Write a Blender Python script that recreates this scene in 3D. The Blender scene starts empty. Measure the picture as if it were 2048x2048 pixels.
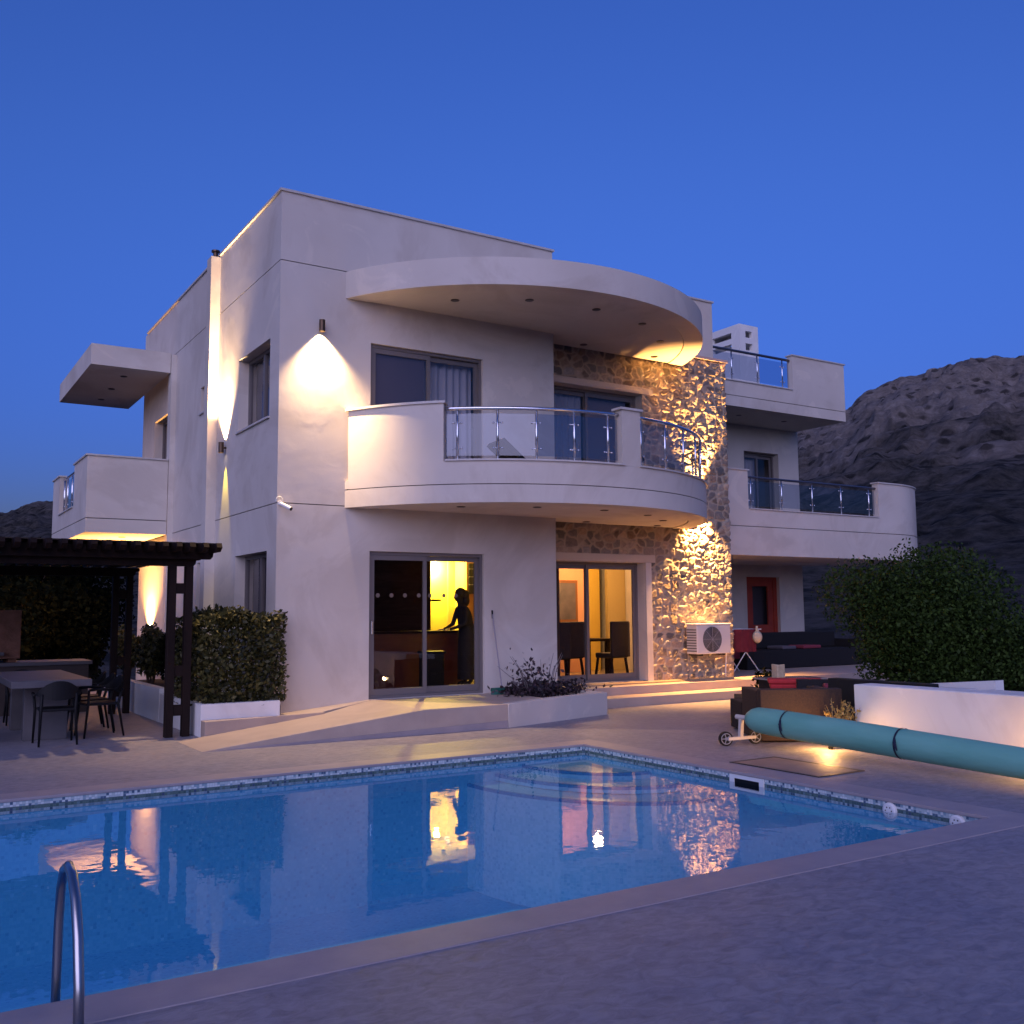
import bpy, math, random
import numpy as np
from mathutils import Vector, Matrix
R = math.radians
scene = bpy.context.scene
COL = scene.collection
random.seed(7); rng = np.random.default_rng(7)

# ------------------------------------------------------------------ camera
CAM = (-4.743, -13.880, 1.600)
def cam_axes(yaw, pitch, roll):
    f = Vector((math.sin(yaw)*math.cos(pitch), math.cos(yaw)*math.cos(pitch), math.sin(pitch)))
    r = Vector((math.cos(yaw), -math.sin(yaw), 0)); u = r.cross(f)
    return r*math.cos(roll)+u*math.sin(roll), u*math.cos(roll)-r*math.sin(roll), f
r_, u_, f_ = cam_axes(R(32.295), R(5.84), R(-0.47))
cd = bpy.data.cameras.new('camera'); cam = bpy.data.objects.new('camera', cd); COL.objects.link(cam)
cd.sensor_width = 36; cd.lens = 1980.5/2048*36; cd.clip_start = 0.05; cd.clip_end = 4000
cam.matrix_world = Matrix(((r_.x,u_.x,-f_.x,CAM[0]),(r_.y,u_.y,-f_.y,CAM[1]),(r_.z,u_.z,-f_.z,CAM[2]),(0,0,0,1)))
scene.camera = cam

# ------------------------------------------------------------------ dusk sky and afterglow
SUN_EL, SUN_AZ = 0.5, 222.0          # the sun has just gone down behind the photographer
w = bpy.data.worlds.new('World'); scene.world = w; w.use_nodes = True
nt = w.node_tree; nt.nodes.clear()
out = nt.nodes.new('ShaderNodeOutputWorld'); bg = nt.nodes.new('ShaderNodeBackground')
sky = nt.nodes.new('ShaderNodeTexSky'); sky.sky_type = 'NISHITA'; sky.sun_disc = False
sky.sun_elevation = R(SUN_EL); sky.sun_rotation = R(SUN_AZ); sky.altitude = 100
sky.air_density = 1.0; sky.dust_density = 0.0; sky.ozone_density = 4.0
tint = nt.nodes.new('ShaderNodeMix'); tint.data_type = 'RGBA'; tint.blend_type = 'MULTIPLY'; tint.inputs[0].default_value = 1
SKY_TINT = (1.86, 1.64, 2.46, 1)
tint.inputs[7].default_value = SKY_TINT
nt.links.new(sky.outputs[0], tint.inputs[6])
# the twilight sky is evened out towards the horizon, as the earth's shadow does
wtc = nt.nodes.new('ShaderNodeTexCoord'); wsx = nt.nodes.new('ShaderNodeSeparateXYZ'); wmr = nt.nodes.new('ShaderNodeMapRange'); wmx = nt.nodes.new('ShaderNodeMix')
wmr.inputs[1].default_value = 0.0; wmr.inputs[2].default_value = 0.45; wmr.interpolation_type = 'SMOOTHSTEP'
wmx.data_type = 'RGBA'; wmx.blend_type = 'MULTIPLY'; wmx.inputs[0].default_value = 1
wrp = nt.nodes.new('ShaderNodeMix'); wrp.data_type = 'RGBA'; wrp.inputs[6].default_value = (.42,.62,.95,1); wrp.inputs[7].default_value = (1,1,1,1)
nt.links.new(wtc.outputs['Generated'], wsx.inputs[0]); nt.links.new(wsx.outputs[2], wmr.inputs[0]); nt.links.new(wmr.outputs[0], wrp.inputs[0])
nt.links.new(tint.outputs[2], wmx.inputs[6]); nt.links.new(wrp.outputs[2], wmx.inputs[7]); nt.links.new(wmx.outputs[2], bg.inputs[0])
bg.inputs[1].default_value = 0.15
nt.links.new(bg.outputs[0], out.inputs[0])

sl = bpy.data.lights.new('afterglow', 'SUN'); sun = bpy.data.objects.new('afterglow', sl); COL.objects.link(sun)
sl.energy = 0.98; sl.angle = R(70); sl.color = (.83, 0.72, 1.0)
sd = Vector((math.sin(R(SUN_AZ)), math.cos(R(SUN_AZ)), 0.30)).normalized()
sun.rotation_euler = sd.to_track_quat('Z', 'Y').to_euler(); sun.location = (0, 0, 30)

scene.view_settings.view_transform = 'Standard'; scene.view_settings.look = 'None'
scene.view_settings.gamma = 1; scene.view_settings.exposure = 1.1; scene.view_settings.use_curve_mapping = False
scene.cycles.use_denoising = True
scene.cycles.max_bounces = 6; scene.cycles.diffuse_bounces = 3; scene.cycles.glossy_bounces = 4
scene.cycles.transparent_max_bounces = 12; scene.cycles.caustics_reflective = False
scene.cycles.sample_clamp_indirect = 4

# ------------------------------------------------------------------ materials
MATS = {}
def lk(nt, a, b): nt.links.new(a, b)
def mat(name, col, rough=0.7, col2=None, nscale=3.0, bump=0.0, bscale=60.0, metal=0.0, spec=0.5, detail=4.0, bdist=0.01, stretch=None, coat=0.0):
    """principled material with a noise colour variation and a noise bump in object space"""
    m = bpy.data.materials.new(name); m.use_nodes = True; nt = m.node_tree; p = nt.nodes['Principled BSDF']
    p.inputs['Base Color'].default_value = (*col, 1); p.inputs['Roughness'].default_value = rough
    p.inputs['Metallic'].default_value = metal; p.inputs['Specular IOR Level'].default_value = spec
    tc = nt.nodes.new('ShaderNodeTexCoord'); src = tc.outputs['Object']
    if stretch:
        mp = nt.nodes.new('ShaderNodeMapping'); mp.inputs['Scale'].default_value = stretch; lk(nt, src, mp.inputs[0]); src = mp.outputs[0]
    if col2:
        n = nt.nodes.new('ShaderNodeTexNoise'); n.inputs['Scale'].default_value = nscale; n.inputs['Detail'].default_value = detail; lk(nt, src, n.inputs['Vector'])
        rp = nt.nodes.new('ShaderNodeValToRGB'); rp.color_ramp.elements[0].position = .32; rp.color_ramp.elements[1].position = .68
        rp.color_ramp.elements[0].color = (*col, 1); rp.color_ramp.elements[1].color = (*col2, 1)
        lk(nt, n.outputs['Fac'], rp.inputs[0]); lk(nt, rp.outputs[0], p.inputs['Base Color'])
    if bump:
        b = nt.nodes.new('ShaderNodeTexNoise'); b.inputs['Scale'].default_value = bscale; b.inputs['Detail'].default_value = 5; lk(nt, src, b.inputs['Vector'])
        bm = nt.nodes.new('ShaderNodeBump'); bm.inputs['Strength'].default_value = bump; bm.inputs['Distance'].default_value = bdist
        lk(nt, b.outputs['Fac'], bm.inputs['Height']); lk(nt, bm.outputs[0], p.inputs['Normal'])
    MATS[name] = m; return m

def plaster(name, c1, c2):
    m = mat(name, c1, .85, c2, 0.7, spec=.25)
    nt = m.node_tree; p = nt.nodes['Principled BSDF']; tc = [n for n in nt.nodes if n.type == 'TEX_COORD'][0]
    a = nt.nodes.new('ShaderNodeTexNoise'); a.inputs['Scale'].default_value = 2.2; a.inputs['Detail'].default_value = 3; a.inputs['Distortion'].default_value = .6
    b = nt.nodes.new('ShaderNodeTexNoise'); b.inputs['Scale'].default_value = 90; b.inputs['Detail'].default_value = 3
    lk(nt, tc.outputs['Object'], a.inputs['Vector']); lk(nt, tc.outputs['Object'], b.inputs['Vector'])
    b1 = nt.nodes.new('ShaderNodeBump'); b1.inputs['Strength'].default_value = .3; b1.inputs['Distance'].default_value = .014
    b2 = nt.nodes.new('ShaderNodeBump'); b2.inputs['Strength'].default_value = .25; b2.inputs['Distance'].default_value = .003
    lk(nt, a.outputs['Fac'], b1.inputs['Height']); lk(nt, b.outputs['Fac'], b2.inputs['Height'])
    lk(nt, b1.outputs[0], b2.inputs['Normal']); lk(nt, b2.outputs[0], p.inputs['Normal'])
    # repaired and weathered patches
    c = nt.nodes.new('ShaderNodeTexNoise'); c.inputs['Scale'].default_value = .55; c.inputs['Detail'].default_value = 7; c.inputs['Roughness'].default_value = .62; c.inputs['Distortion'].default_value = 1.2
    lk(nt, tc.outputs['Object'], c.inputs['Vector']); cr = nt.nodes.new('ShaderNodeValToRGB')
    e = cr.color_ramp.elements; e[0].position = .40; e[0].color = (.90,.885,.87,1); e[1].position = .50; e[1].color = (1,1,1,1); x = e.new(.60); x.color = (1,1,1,1); x = e.new(.63); x.color = (1.09,1.085,1.07,1)
    lk(nt, c.outputs['Fac'], cr.inputs[0]); mx = nt.nodes.new('ShaderNodeMix'); mx.data_type = 'RGBA'; mx.blend_type = 'MULTIPLY'; mx.inputs[0].default_value = 1
    rp = [n for n in nt.nodes if n.type == 'VALTORGB' and n != cr][0]
    lk(nt, rp.outputs[0], mx.inputs[6]); lk(nt, cr.outputs[0], mx.inputs[7]); lk(nt, mx.outputs[2], p.inputs['Base Color'])
    return m
PLASTER = plaster('cream_plaster', (.58,.52,.45), (.66,.60,.53))
WHITEWASH = plaster('white_wall_paint', (.72,.70,.67), (.80,.78,.75))
GROOVE = mat('groove_shadow_gap', (.10,.09,.08), .9)
CAPSTONE = mat('marble_coping', (.50,.46,.42), .5, (.58,.54,.50), 6, bump=.1, bscale=40)
FRAME = mat('grey_brown_aluminium', (.16,.14,.135), .42, spec=.5)
STEEL = mat('stainless_steel', (.75,.76,.80), .22, metal=1.0)
DARKRAIL = mat('dark_handrail_metal', (.16,.16,.19), .3, metal=.8)
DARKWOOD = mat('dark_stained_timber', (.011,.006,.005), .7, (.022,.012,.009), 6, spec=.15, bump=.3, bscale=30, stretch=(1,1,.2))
INT_DARK = mat('dark_brown_cabinet', (.011,.003,.003), .8, (.016,.005,.004), 5, spec=.15)
BLACK = mat('black_rattan', (.004,.0035,.004), .8, (.008,.006,.007), 60, bump=.5, bscale=120)
BLACKP = mat('black_plastic', (.006,.006,.007), .55, spec=.25)
BRONZE = mat('bronze_lamp_metal', (.10,.06,.035), .35, metal=.7)
BRASSW = mat('white_enamel', (.75,.75,.74), .35)

def deck_material():
    m = mat('textured_stone_paving', (.245,.235,.275), .62, (.31,.28,.295), 1.2, spec=.45)
    nt = m.node_tree; p = nt.nodes['Principled BSDF']; tc = [n for n in nt.nodes if n.type == 'TEX_COORD'][0]
    mp = nt.nodes.new('ShaderNodeMapping'); mp.inputs['Scale'].default_value = (1, 1.6, 1); mp.inputs['Rotation'].default_value = (0, 0, R(20))
    lk(nt, tc.outputs['Object'], mp.inputs[0])
    a = nt.nodes.new('ShaderNodeTexNoise'); a.inputs['Scale'].default_value = 9; a.inputs['Detail'].default_value = 8; a.inputs['Roughness'].default_value = .65; a.inputs['Distortion'].default_value = .8
    lk(nt, mp.outputs[0], a.inputs['Vector'])
    b1 = nt.nodes.new('ShaderNodeBump'); b1.inputs['Strength'].default_value = .5; b1.inputs['Distance'].default_value = .015
    lk(nt, a.outputs['Fac'], b1.inputs['Height']); lk(nt, b1.outputs[0], p.inputs['Normal'])
    rr = nt.nodes.new('ShaderNodeMapRange'); rr.inputs[3].default_value = .42; rr.inputs[4].default_value = .75
    lk(nt, a.outputs['Fac'], rr.inputs[0]); lk(nt, rr.outputs[0], p.inputs['Roughness'])
    mx = nt.nodes.new('ShaderNodeMix'); mx.data_type = 'RGBA'; mx.blend_type = 'MULTIPLY'; mx.inputs[0].default_value = .75
    rp = [n for n in nt.nodes if n.type == 'VALTORGB'][0]
    r2 = nt.nodes.new('ShaderNodeValToRGB'); r2.color_ramp.elements[0].position = .3; r2.color_ramp.elements[0].color = (.45,.45,.48,1); r2.color_ramp.elements[1].position = .62; r2.color_ramp.elements[1].color = (1.1,1.1,1.1,1)
    lk(nt, a.outputs['Fac'], r2.inputs[0]); lk(nt, rp.outputs[0], mx.inputs[6]); lk(nt, r2.outputs[0], mx.inputs[7]); lk(nt, mx.outputs[2], p.inputs['Base Color'])
    return m
DECK = deck_material()
COPING = mat('pool_coping_stone', (.30,.26,.275), .55, (.36,.305,.31), 4, bump=.35, bscale=25, bdist=.006)
RAMPST = mat('ramp_stone', (.40,.32,.27), .6, (.46,.37,.31), 3, bump=.3, bscale=30, bdist=.006)

def glass_material(name, tintc, rough=0.0, ior=1.5, refl=1.0):
    m = bpy.data.materials.new(name); m.use_nodes = True; nt = m.node_tree; nt.nodes.clear()
    o = nt.nodes.new('ShaderNodeOutputMaterial'); mx = nt.nodes.new('ShaderNodeMixShader'); lw = nt.nodes.new('ShaderNodeLayerWeight'); lw.inputs[0].default_value = .5
    f0 = ((ior-1)/(ior+1))**2
    pw = nt.nodes.new('ShaderNodeMath'); pw.operation = 'POWER'; pw.inputs[1].default_value = 5; lk(nt, lw.outputs['Facing'], pw.inputs[0])
    fr = nt.nodes.new('ShaderNodeMath'); fr.operation = 'MULTIPLY_ADD'; fr.inputs[1].default_value = 1-f0; fr.inputs[2].default_value = f0; lk(nt, pw.outputs[0], fr.inputs[0])
    t = nt.nodes.new('ShaderNodeBsdfTransparent'); t.inputs[0].default_value = (*tintc, 1)
    g = nt.nodes.new('ShaderNodeBsdfGlossy'); g.inputs['Roughness'].default_value = rough; g.inputs['Color'].default_value = (refl, refl, refl, 1)
    lk(nt, fr.outputs[0], mx.inputs[0]); lk(nt, t.outputs[0], mx.inputs[1]); lk(nt, g.outputs[0], mx.inputs[2]); lk(nt, mx.outputs[0], o.inputs[0])
    return m
GLASS = glass_material('window_glass', (.80,.78,.80), ior=1.62)
RAILGLASS = glass_material('balcony_glass', (.55,.60,.70), ior=1.8)

def water_material():
    m = glass_material('pool_water', (.86,.94,1.0), rough=.012, ior=1.33, refl=.6)
    nt = m.node_tree
    tc = nt.nodes.new('ShaderNodeTexCoord'); n = nt.nodes.new('ShaderNodeTexNoise'); n.inputs['Scale'].default_value = 1.6; n.inputs['Detail'].default_value = 2
    n2 = nt.nodes.new('ShaderNodeTexNoise'); n2.inputs['Scale'].default_value = 9; n2.inputs['Detail'].default_value = 1
    lk(nt, tc.outputs['Object'], n.inputs['Vector']); lk(nt, tc.outputs['Object'], n2.inputs['Vector'])
    b = nt.nodes.new('ShaderNodeBump'); b.inputs['Strength'].default_value = .5; b.inputs['Distance'].default_value = .005
    b2 = nt.nodes.new('ShaderNodeBump'); b2.inputs['Strength'].default_value = .4; b2.inputs['Distance'].default_value = .0012
    lk(nt, n.outputs['Fac'], b.inputs['Height']); lk(nt, n2.outputs['Fac'], b2.inputs['Height']); lk(nt, b.outputs[0], b2.inputs['Normal'])
    for nd in nt.nodes:
        if nd.type in ('BSDF_GLOSSY', 'LAYER_WEIGHT'): lk(nt, b2.outputs[0], nd.inputs['Normal'])
    return m
WATER = water_material()

def mosaic_material(name, cols, size=.025, grout=(.35,.42,.45), gw=.10, rough=.25):
    """glass mosaic: each tile its own colour, from the mesh UVs in metres"""
    m = bpy.data.materials.new(name); m.use_nodes = True; nt = m.node_tree; p = nt.nodes['Principled BSDF']
    uv = nt.nodes.new('ShaderNodeUVMap'); uv.uv_map = 'UVMap'
    sc = nt.nodes.new('ShaderNodeVectorMath'); sc.operation = 'SCALE'; sc.inputs['Scale'].default_value = 1/size; lk(nt, uv.outputs[0], sc.inputs[0])
    fl = nt.nodes.new('ShaderNodeVectorMath'); fl.operation = 'FLOOR'; lk(nt, sc.outputs[0], fl.inputs[0])
    wn = nt.nodes.new('ShaderNodeTexWhiteNoise'); wn.noise_dimensions = '2D'; lk(nt, fl.outputs[0], wn.inputs['Vector'])
    rp = nt.nodes.new('ShaderNodeValToRGB'); rp.color_ramp.interpolation = 'CONSTANT'
    els = rp.color_ramp.elements; els[0].position = 0; els[0].color = (*cols[0][1], 1); els[1].position = cols[1][0]; els[1].color = (*cols[1][1], 1)
    for pos, c in cols[2:]:
        e = els.new(pos); e.color = (*c, 1)
    lk(nt, wn.outputs['Value'], rp.inputs[0])
    fr = nt.nodes.new('ShaderNodeVectorMath'); fr.operation = 'FRACTION'; lk(nt, sc.outputs[0], fr.inputs[0])
    sx = nt.nodes.new('ShaderNodeSeparateXYZ'); lk(nt, fr.outputs[0], sx.inputs[0])
    mn = nt.nodes.new('ShaderNodeMath'); mn.operation = 'MINIMUM'; lk(nt, sx.outputs[0], mn.inputs[0]); lk(nt, sx.outputs[1], mn.inputs[1])
    lt = nt.nodes.new('ShaderNodeMath'); lt.operation = 'LESS_THAN'; lt.inputs[1].default_value = gw; lk(nt, mn.outputs[0], lt.inputs[0])
    mx = nt.nodes.new('ShaderNodeMix'); mx.data_type = 'RGBA'; lk(nt, lt.outputs[0], mx.inputs[0]); lk(nt, rp.outputs[0], mx.inputs[6]); mx.inputs[7].default_value = (*grout, 1)
    lk(nt, mx.outputs[2], p.inputs['Base Color']); p.inputs['Roughness'].default_value = rough
    return m
MOS_TOP = mosaic_material('pale_mosaic_band', [(0,(.42,.5,.52)),(.35,(.6,.66,.66)),(.7,(.25,.36,.42)),(.88,(.08,.13,.2))])
MOS_MID = mosaic_material('green_mosaic_band', [(0,(.06,.11,.11)),(.4,(.09,.15,.14)),(.75,(.12,.2,.22)),(.9,(.05,.08,.14))], grout=(.12,.16,.17))
MOS_POOL = mosaic_material('blue_pool_mosaic', [(0,(.085,.41,.63)),(.5,(.10,.44,.66)),(.90,(.07,.35,.57)),(.97,(.14,.48,.68))], size=.03, grout=(.10,.44,.64))

STEPTREAD = mosaic_material('pale_step_mosaic', [(0,(.20,.52,.70)),(.5,(.24,.56,.74)),(.9,(.16,.46,.66))], size=.03, grout=(.24,.56,.72))
STEPEDGE = mosaic_material('dark_blue_step_tiles', [(0,(.03,.22,.46)),(.5,(.04,.26,.52)),(.9,(.06,.32,.56))], grout=(.06,.3,.55))
def emis(name, col, s):
    m = bpy.data.materials.new(name); m.use_nodes = True; nt = m.node_tree; nt.nodes.clear()
    o = nt.nodes.new('ShaderNodeOutputMaterial'); e = nt.nodes.new('ShaderNodeEmission'); e.inputs[0].default_value = (*col, 1); e.inputs[1].default_value = s
    lk(nt, e.outputs[0], o.inputs[0]); return m
BULB = emis('lit_bulb', (1, .78, .45), 7)

def leaf_material(name, c1, c2, rough=.5, spec=.4):
    m = bpy.data.materials.new(name); m.use_nodes = True; nt = m.node_tree; p = nt.nodes['Principled BSDF']
    g = nt.nodes.new('ShaderNodeNewGeometry'); rp = nt.nodes.new('ShaderNodeValToRGB')
    rp.color_ramp.elements[0].color = (*c1, 1); rp.color_ramp.elements[1].color = (*c2, 1)
    lk(nt, g.outputs['Random Per Island'], rp.inputs[0]); lk(nt, rp.outputs[0], p.inputs['Base Color'])
    p.inputs['Roughness'].default_value = rough; p.inputs['Specular IOR Level'].default_value = spec
    return m
LEAF_TREE = leaf_material('carob_leaves', (.009,.020,.003), (.046,.078,.014), .6, .12)
LEAF_HEDGE = leaf_material('hedge_leaves', (.012,.016,.005), (.090,.080,.022), .5, .25)
LEAF_DARK = leaf_material('dark_leaves', (.003,.004,.002), (.009,.012,.005), .9, .04)
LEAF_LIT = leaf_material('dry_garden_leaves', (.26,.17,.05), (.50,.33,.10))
LEAF_PURPLE = leaf_material('bougainvillea_leaves', (.012,.010,.012), (.06,.035,.045))
BARK = mat('bark', (.05,.035,.025), .9, (.09,.06,.045), 12, bump=.6, bscale=25)

# ------------------------------------------------------------------ mesh helpers
def wloc(o):
    v = Vector((0, 0, 0))
    while o: v += o.location; o = o.parent
    return v
class MB:
    def __init__(s): s.v = []; s.f = []
    def quad(s, *p):
        n = len(s.v); s.v += [tuple(q) for q in p]; s.f.append(tuple(range(n, n+len(p)))); return s
    def box(s, x0, x1, y0, y1, z0, z1):
        return s.prism([(x0,y0),(x1,y0),(x1,y1),(x0,y1)], z0, z1)
    def prism(s, poly, z0, z1):
        n = len(s.v); k = len(poly)
        zb = z0 if isinstance(z0, (list, tuple)) else [z0]*k; zt = z1 if isinstance(z1, (list, tuple)) else [z1]*k
        s.v += [(p[0], p[1], z) for p, z in zip(poly, zb)] + [(p[0], p[1], z) for p, z in zip(poly, zt)]
        s.f.append(tuple(range(n+k-1, n-1, -1))); s.f.append(tuple(range(n+k, n+2*k)))
        for i in range(k):
            j = (i+1) % k; s.f.append((n+i, n+j, n+k+j, n+k+i))
        return s
    def obox(s, c, ax, ay, hx, hy, z0, z1):
        c = Vector(c[:2]); ax = Vector(ax[:2]).normalized(); ay = Vector(ay[:2]).normalized()
        return s.prism([tuple(c-ax*hx-ay*hy), tuple(c+ax*hx-ay*hy), tuple(c+ax*hx+ay*hy), tuple(c-ax*hx+ay*hy)], z0, z1)
    def tube(s, pts, r, n=8, cap=True):
        pts = [Vector(p) for p in pts]; k = len(pts); rr = r if isinstance(r, (list, tuple)) else [r]*k
        base = len(s.v); prev = None
        for i, p in enumerate(pts):
            t = (pts[min(i+1, k-1)] - pts[max(i-1, 0)]).normalized()
            if prev is None:
                a = t.orthogonal().normalized()
            else:
                a = (prev - t*prev.dot(t)).normalized()
            prev = a; b = t.cross(a)
            for j in range(n):
                th = 2*math.pi*j/n; s.v.append(tuple(p + (a*math.cos(th)+b*math.sin(th))*rr[i]))
        for i in range(k-1):
            for j in range(n):
                q = (j+1) % n; s.f.append((base+i*n+j, base+i*n+q, base+(i+1)*n+q, base+(i+1)*n+j))
        if cap:
            s.f.append(tuple(range(base+n-1, base-1, -1))); s.f.append(tuple(range(base+(k-1)*n, base+k*n)))
        return s
    def beam(s, p0, p1, w, h):
        """rectangular bar from p0 to p1, w across, h tall"""
        p0 = Vector(p0); p1 = Vector(p1); t = (p1-p0).normalized()
        a = t.cross(Vector((0,0,1))); a = a.normalized() if a.length > 1e-4 else Vector((1,0,0)); b = a.cross(t)
        n = len(s.v)
        for p in (p0, p1):
            for sx, sy in ((-1,-1),(1,-1),(1,1),(-1,1)): s.v.append(tuple(p+a*sx*w/2+b*sy*h/2))
        s.f += [(n,n+3,n+2,n+1),(n+4,n+5,n+6,n+7)]
        for i in range(4):
            j = (i+1) % 4; s.f.append((n+i, n+j, n+4+j, n+4+i))
        return s
    def ball(s, c, r, n=10, m=7):
        rx, ry, rz = r if isinstance(r, (tuple, list)) else (r, r, r); base = len(s.v)
        for i in range(m+1):
            ph = math.pi*i/m
            for j in range(n):
                th = 2*math.pi*j/n; s.v.append((c[0]+rx*math.sin(ph)*math.cos(th), c[1]+ry*math.sin(ph)*math.sin(th), c[2]+rz*math.cos(ph)))
        for i in range(m):
            for j in range(n):
                q = (j+1) % n; s.f.append((base+i*n+j, base+(i+1)*n+j, base+(i+1)*n+q, base+i*n+q))
        return s
    def build(s, name, m, parent=None, smooth=False, bevel=0.0, loc=None):
        me = bpy.data.meshes.new(name)
        off = wloc(parent) if parent else Vector(loc or (0, 0, 0))
        me.from_pydata([(x-off.x, y-off.y, z-off.z) for x, y, z in s.v], [], s.f); me.update()
        # UVs in metres, planar along each face's main axis
        uvl = me.uv_layers.new(name='UVMap').data
        for poly in me.polygons:
            nx, ny, nz = (abs(c) for c in poly.normal)
            for li in poly.loop_indices:
                c = me.vertices[me.loops[li].vertex_index].co
                uvl[li].uv = (c.x, c.y) if nz >= nx and nz >= ny else ((c.y, c.z) if nx > ny else (c.x, c.z))
        if smooth: me.shade_smooth() if hasattr(me, 'shade_smooth') else None
        o = bpy.data.objects.new(name, me); COL.objects.link(o); me.materials.append(m)
        if parent: o.parent = parent
        else: o.location = off
        if bevel:
            b = o.modifiers.new('soft_edges', 'BEVEL'); b.width = bevel; b.segments = 2; b.limit_method = 'ANGLE'
        return o
def tag(o, label=None, cat=None, group=None, kind=None):
    if label: o['label'] = label
    if cat: o['category'] = cat
    if group: o['group'] = group
    if kind: o['kind'] = kind
    return o
def thing(name, loc, label, cat, group=None, rz=0):
    o = bpy.data.objects.new(name, None); COL.objects.link(o); o.location = loc; o.rotation_euler = (0, 0, rz)
    o.empty_display_size = .2
    return tag(o, label, cat, group)
def copy_tree(o, parent=None):
    c = o.copy(); COL.objects.link(c); c.parent = parent
    for ch in list(o.children): copy_tree(ch, c)
    return c

def wall_holes(mb, axis, pos, th, a0, a1, z0, z1, holes):
    """wall slab with openings. axis 'x': runs along x, outer face y=pos, inner y=pos+th; 'y': runs along y, outer x=pos"""
    hs = [(max(h[0],a0), min(h[1],a1), max(h[2],z0), min(h[3],z1)) for h in holes]
    hs = [h for h in hs if h[0] < h[1]-1e-6 and h[2] < h[3]-1e-6]
    A = sorted({a0, a1} | {h[0] for h in hs} | {h[1] for h in hs}); Z = sorted({z0, z1} | {h[2] for h in hs} | {h[3] for h in hs})
    def solid(i, k):
        if i < 0 or k < 0 or i >= len(A)-1 or k >= len(Z)-1: return False
        ca = (A[i]+A[i+1])/2; cz = (Z[k]+Z[k+1])/2
        return not any(h[0] < ca < h[1] and h[2] < cz < h[3] for h in hs)
    P = (lambda a, d, z: (a, pos+d, z)) if axis == 'x' else (lambda a, d, z: (pos+d, a, z))
    for i in range(len(A)-1):
        for k in range(len(Z)-1):
            if not solid(i, k): continue
            p, q, r, t = A[i], A[i+1], Z[k], Z[k+1]
            mb.quad(P(p,0,r), P(q,0,r), P(q,0,t), P(p,0,t)); mb.quad(P(p,th,r), P(p,th,t), P(q,th,t), P(q,th,r))
            if not solid(i-1, k): mb.quad(P(p,0,r), P(p,0,t), P(p,th,t), P(p,th,r))
            if not solid(i+1, k): mb.quad(P(q,0,r), P(q,th,r), P(q,th,t), P(q,0,t))
            if not solid(i, k-1): mb.quad(P(p,0,r), P(p,th,r), P(q,th,r), P(q,0,r))
            if not solid(i, k+1): mb.quad(P(p,0,t), P(q,0,t), P(q,th,t), P(p,th,t))
    return mb

def leaves_mesh(name, pts, size, m, parent=None, loc=None, elong=1.7, up=0.0):
    """many small leaf blades, one island each"""
    n = len(pts); pts = np.asarray(pts, float)
    off = np.array(wloc(parent) if parent else (loc or (0, 0, 0)))
    d = rng.normal(size=(n, 3)); d[:, 2] += up; d /= np.linalg.norm(d, axis=1)[:, None]
    e = rng.normal(size=(n, 3)); e -= d*(e*d).sum(1)[:, None]; e /= np.linalg.norm(e, axis=1)[:, None]
    s = size*rng.uniform(.6, 1.35, n)[:, None]
    V = np.stack([pts-d*s*elong*.5, pts+e*s*.5, pts+d*s*elong*.5, pts-e*s*.5], 1).reshape(-1, 3) - off
    me = bpy.data.meshes.new(name); me.vertices.add(4*n); me.vertices.foreach_set('co', V.ravel())
    me.loops.add(4*n); me.loops.foreach_set('vertex_index', np.arange(4*n)); me.polygons.add(n)
    me.polygons.foreach_set('loop_start', np.arange(0, 4*n, 4)); me.update(calc_edges=True); me.materials.append(m)
    o = bpy.data.objects.new(name, me); COL.objects.link(o)
    if parent: o.parent = parent
    else: o.location = tuple(off)
    return o
def lobes_points(lobes, n, shell=.35):
    """points spread through a set of ellipsoid lobes (c, r), denser toward their skins"""
    vol = np.array([r[0]*r[1]*r[2] for c, r in lobes]); cnt = rng.multinomial(n, vol/vol.sum()); out = []
    for (c, r), k in zip(lobes, cnt):
        d = rng.normal(size=(k, 3)); d /= np.linalg.norm(d, axis=1)[:, None]
        rad = 1 - shell*rng.random(k)**1.5; rad *= 1+.06*np.sin(d[:,0]*9+c[0]*5)*np.sin(d[:,1]*8)+.05*rng.normal(size=k)
        out.append(np.array(c)+d*rad[:, None]*np.array(r))
    return np.concatenate(out)

# ------------------------------------------------------------------ terrain: garden ground, hills, mountain
def vnoise(x, y, seed=0):
    xi = np.floor(x).astype(int); yi = np.floor(y).astype(int); xf = x-xi; yf = y-yi
    def h(a, b):
        n = (a*374761393 + b*668265263 + seed*974634777) & 0xffffffff; n = ((n ^ (n >> 13))*1274126177) & 0xffffffff
        return ((n ^ (n >> 16)) & 0xffff)/65535.0
    u = xf*xf*(3-2*xf); v = yf*yf*(3-2*yf)
    return (h(xi,yi)*(1-u)+h(xi+1,yi)*u)*(1-v)+(h(xi,yi+1)*(1-u)+h(xi+1,yi+1)*u)*v
def fbm(x, y, oct=5, seed=0, ridge=False):
    s = 0; a = 1; t = 0
    for o in range(oct):
        n = vnoise(x*2**o, y*2**o, seed+o)
        if ridge: n = 1-np.abs(2*n-1)
        s = s+a*n; t += a; a *= .52
    return s/t
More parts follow.
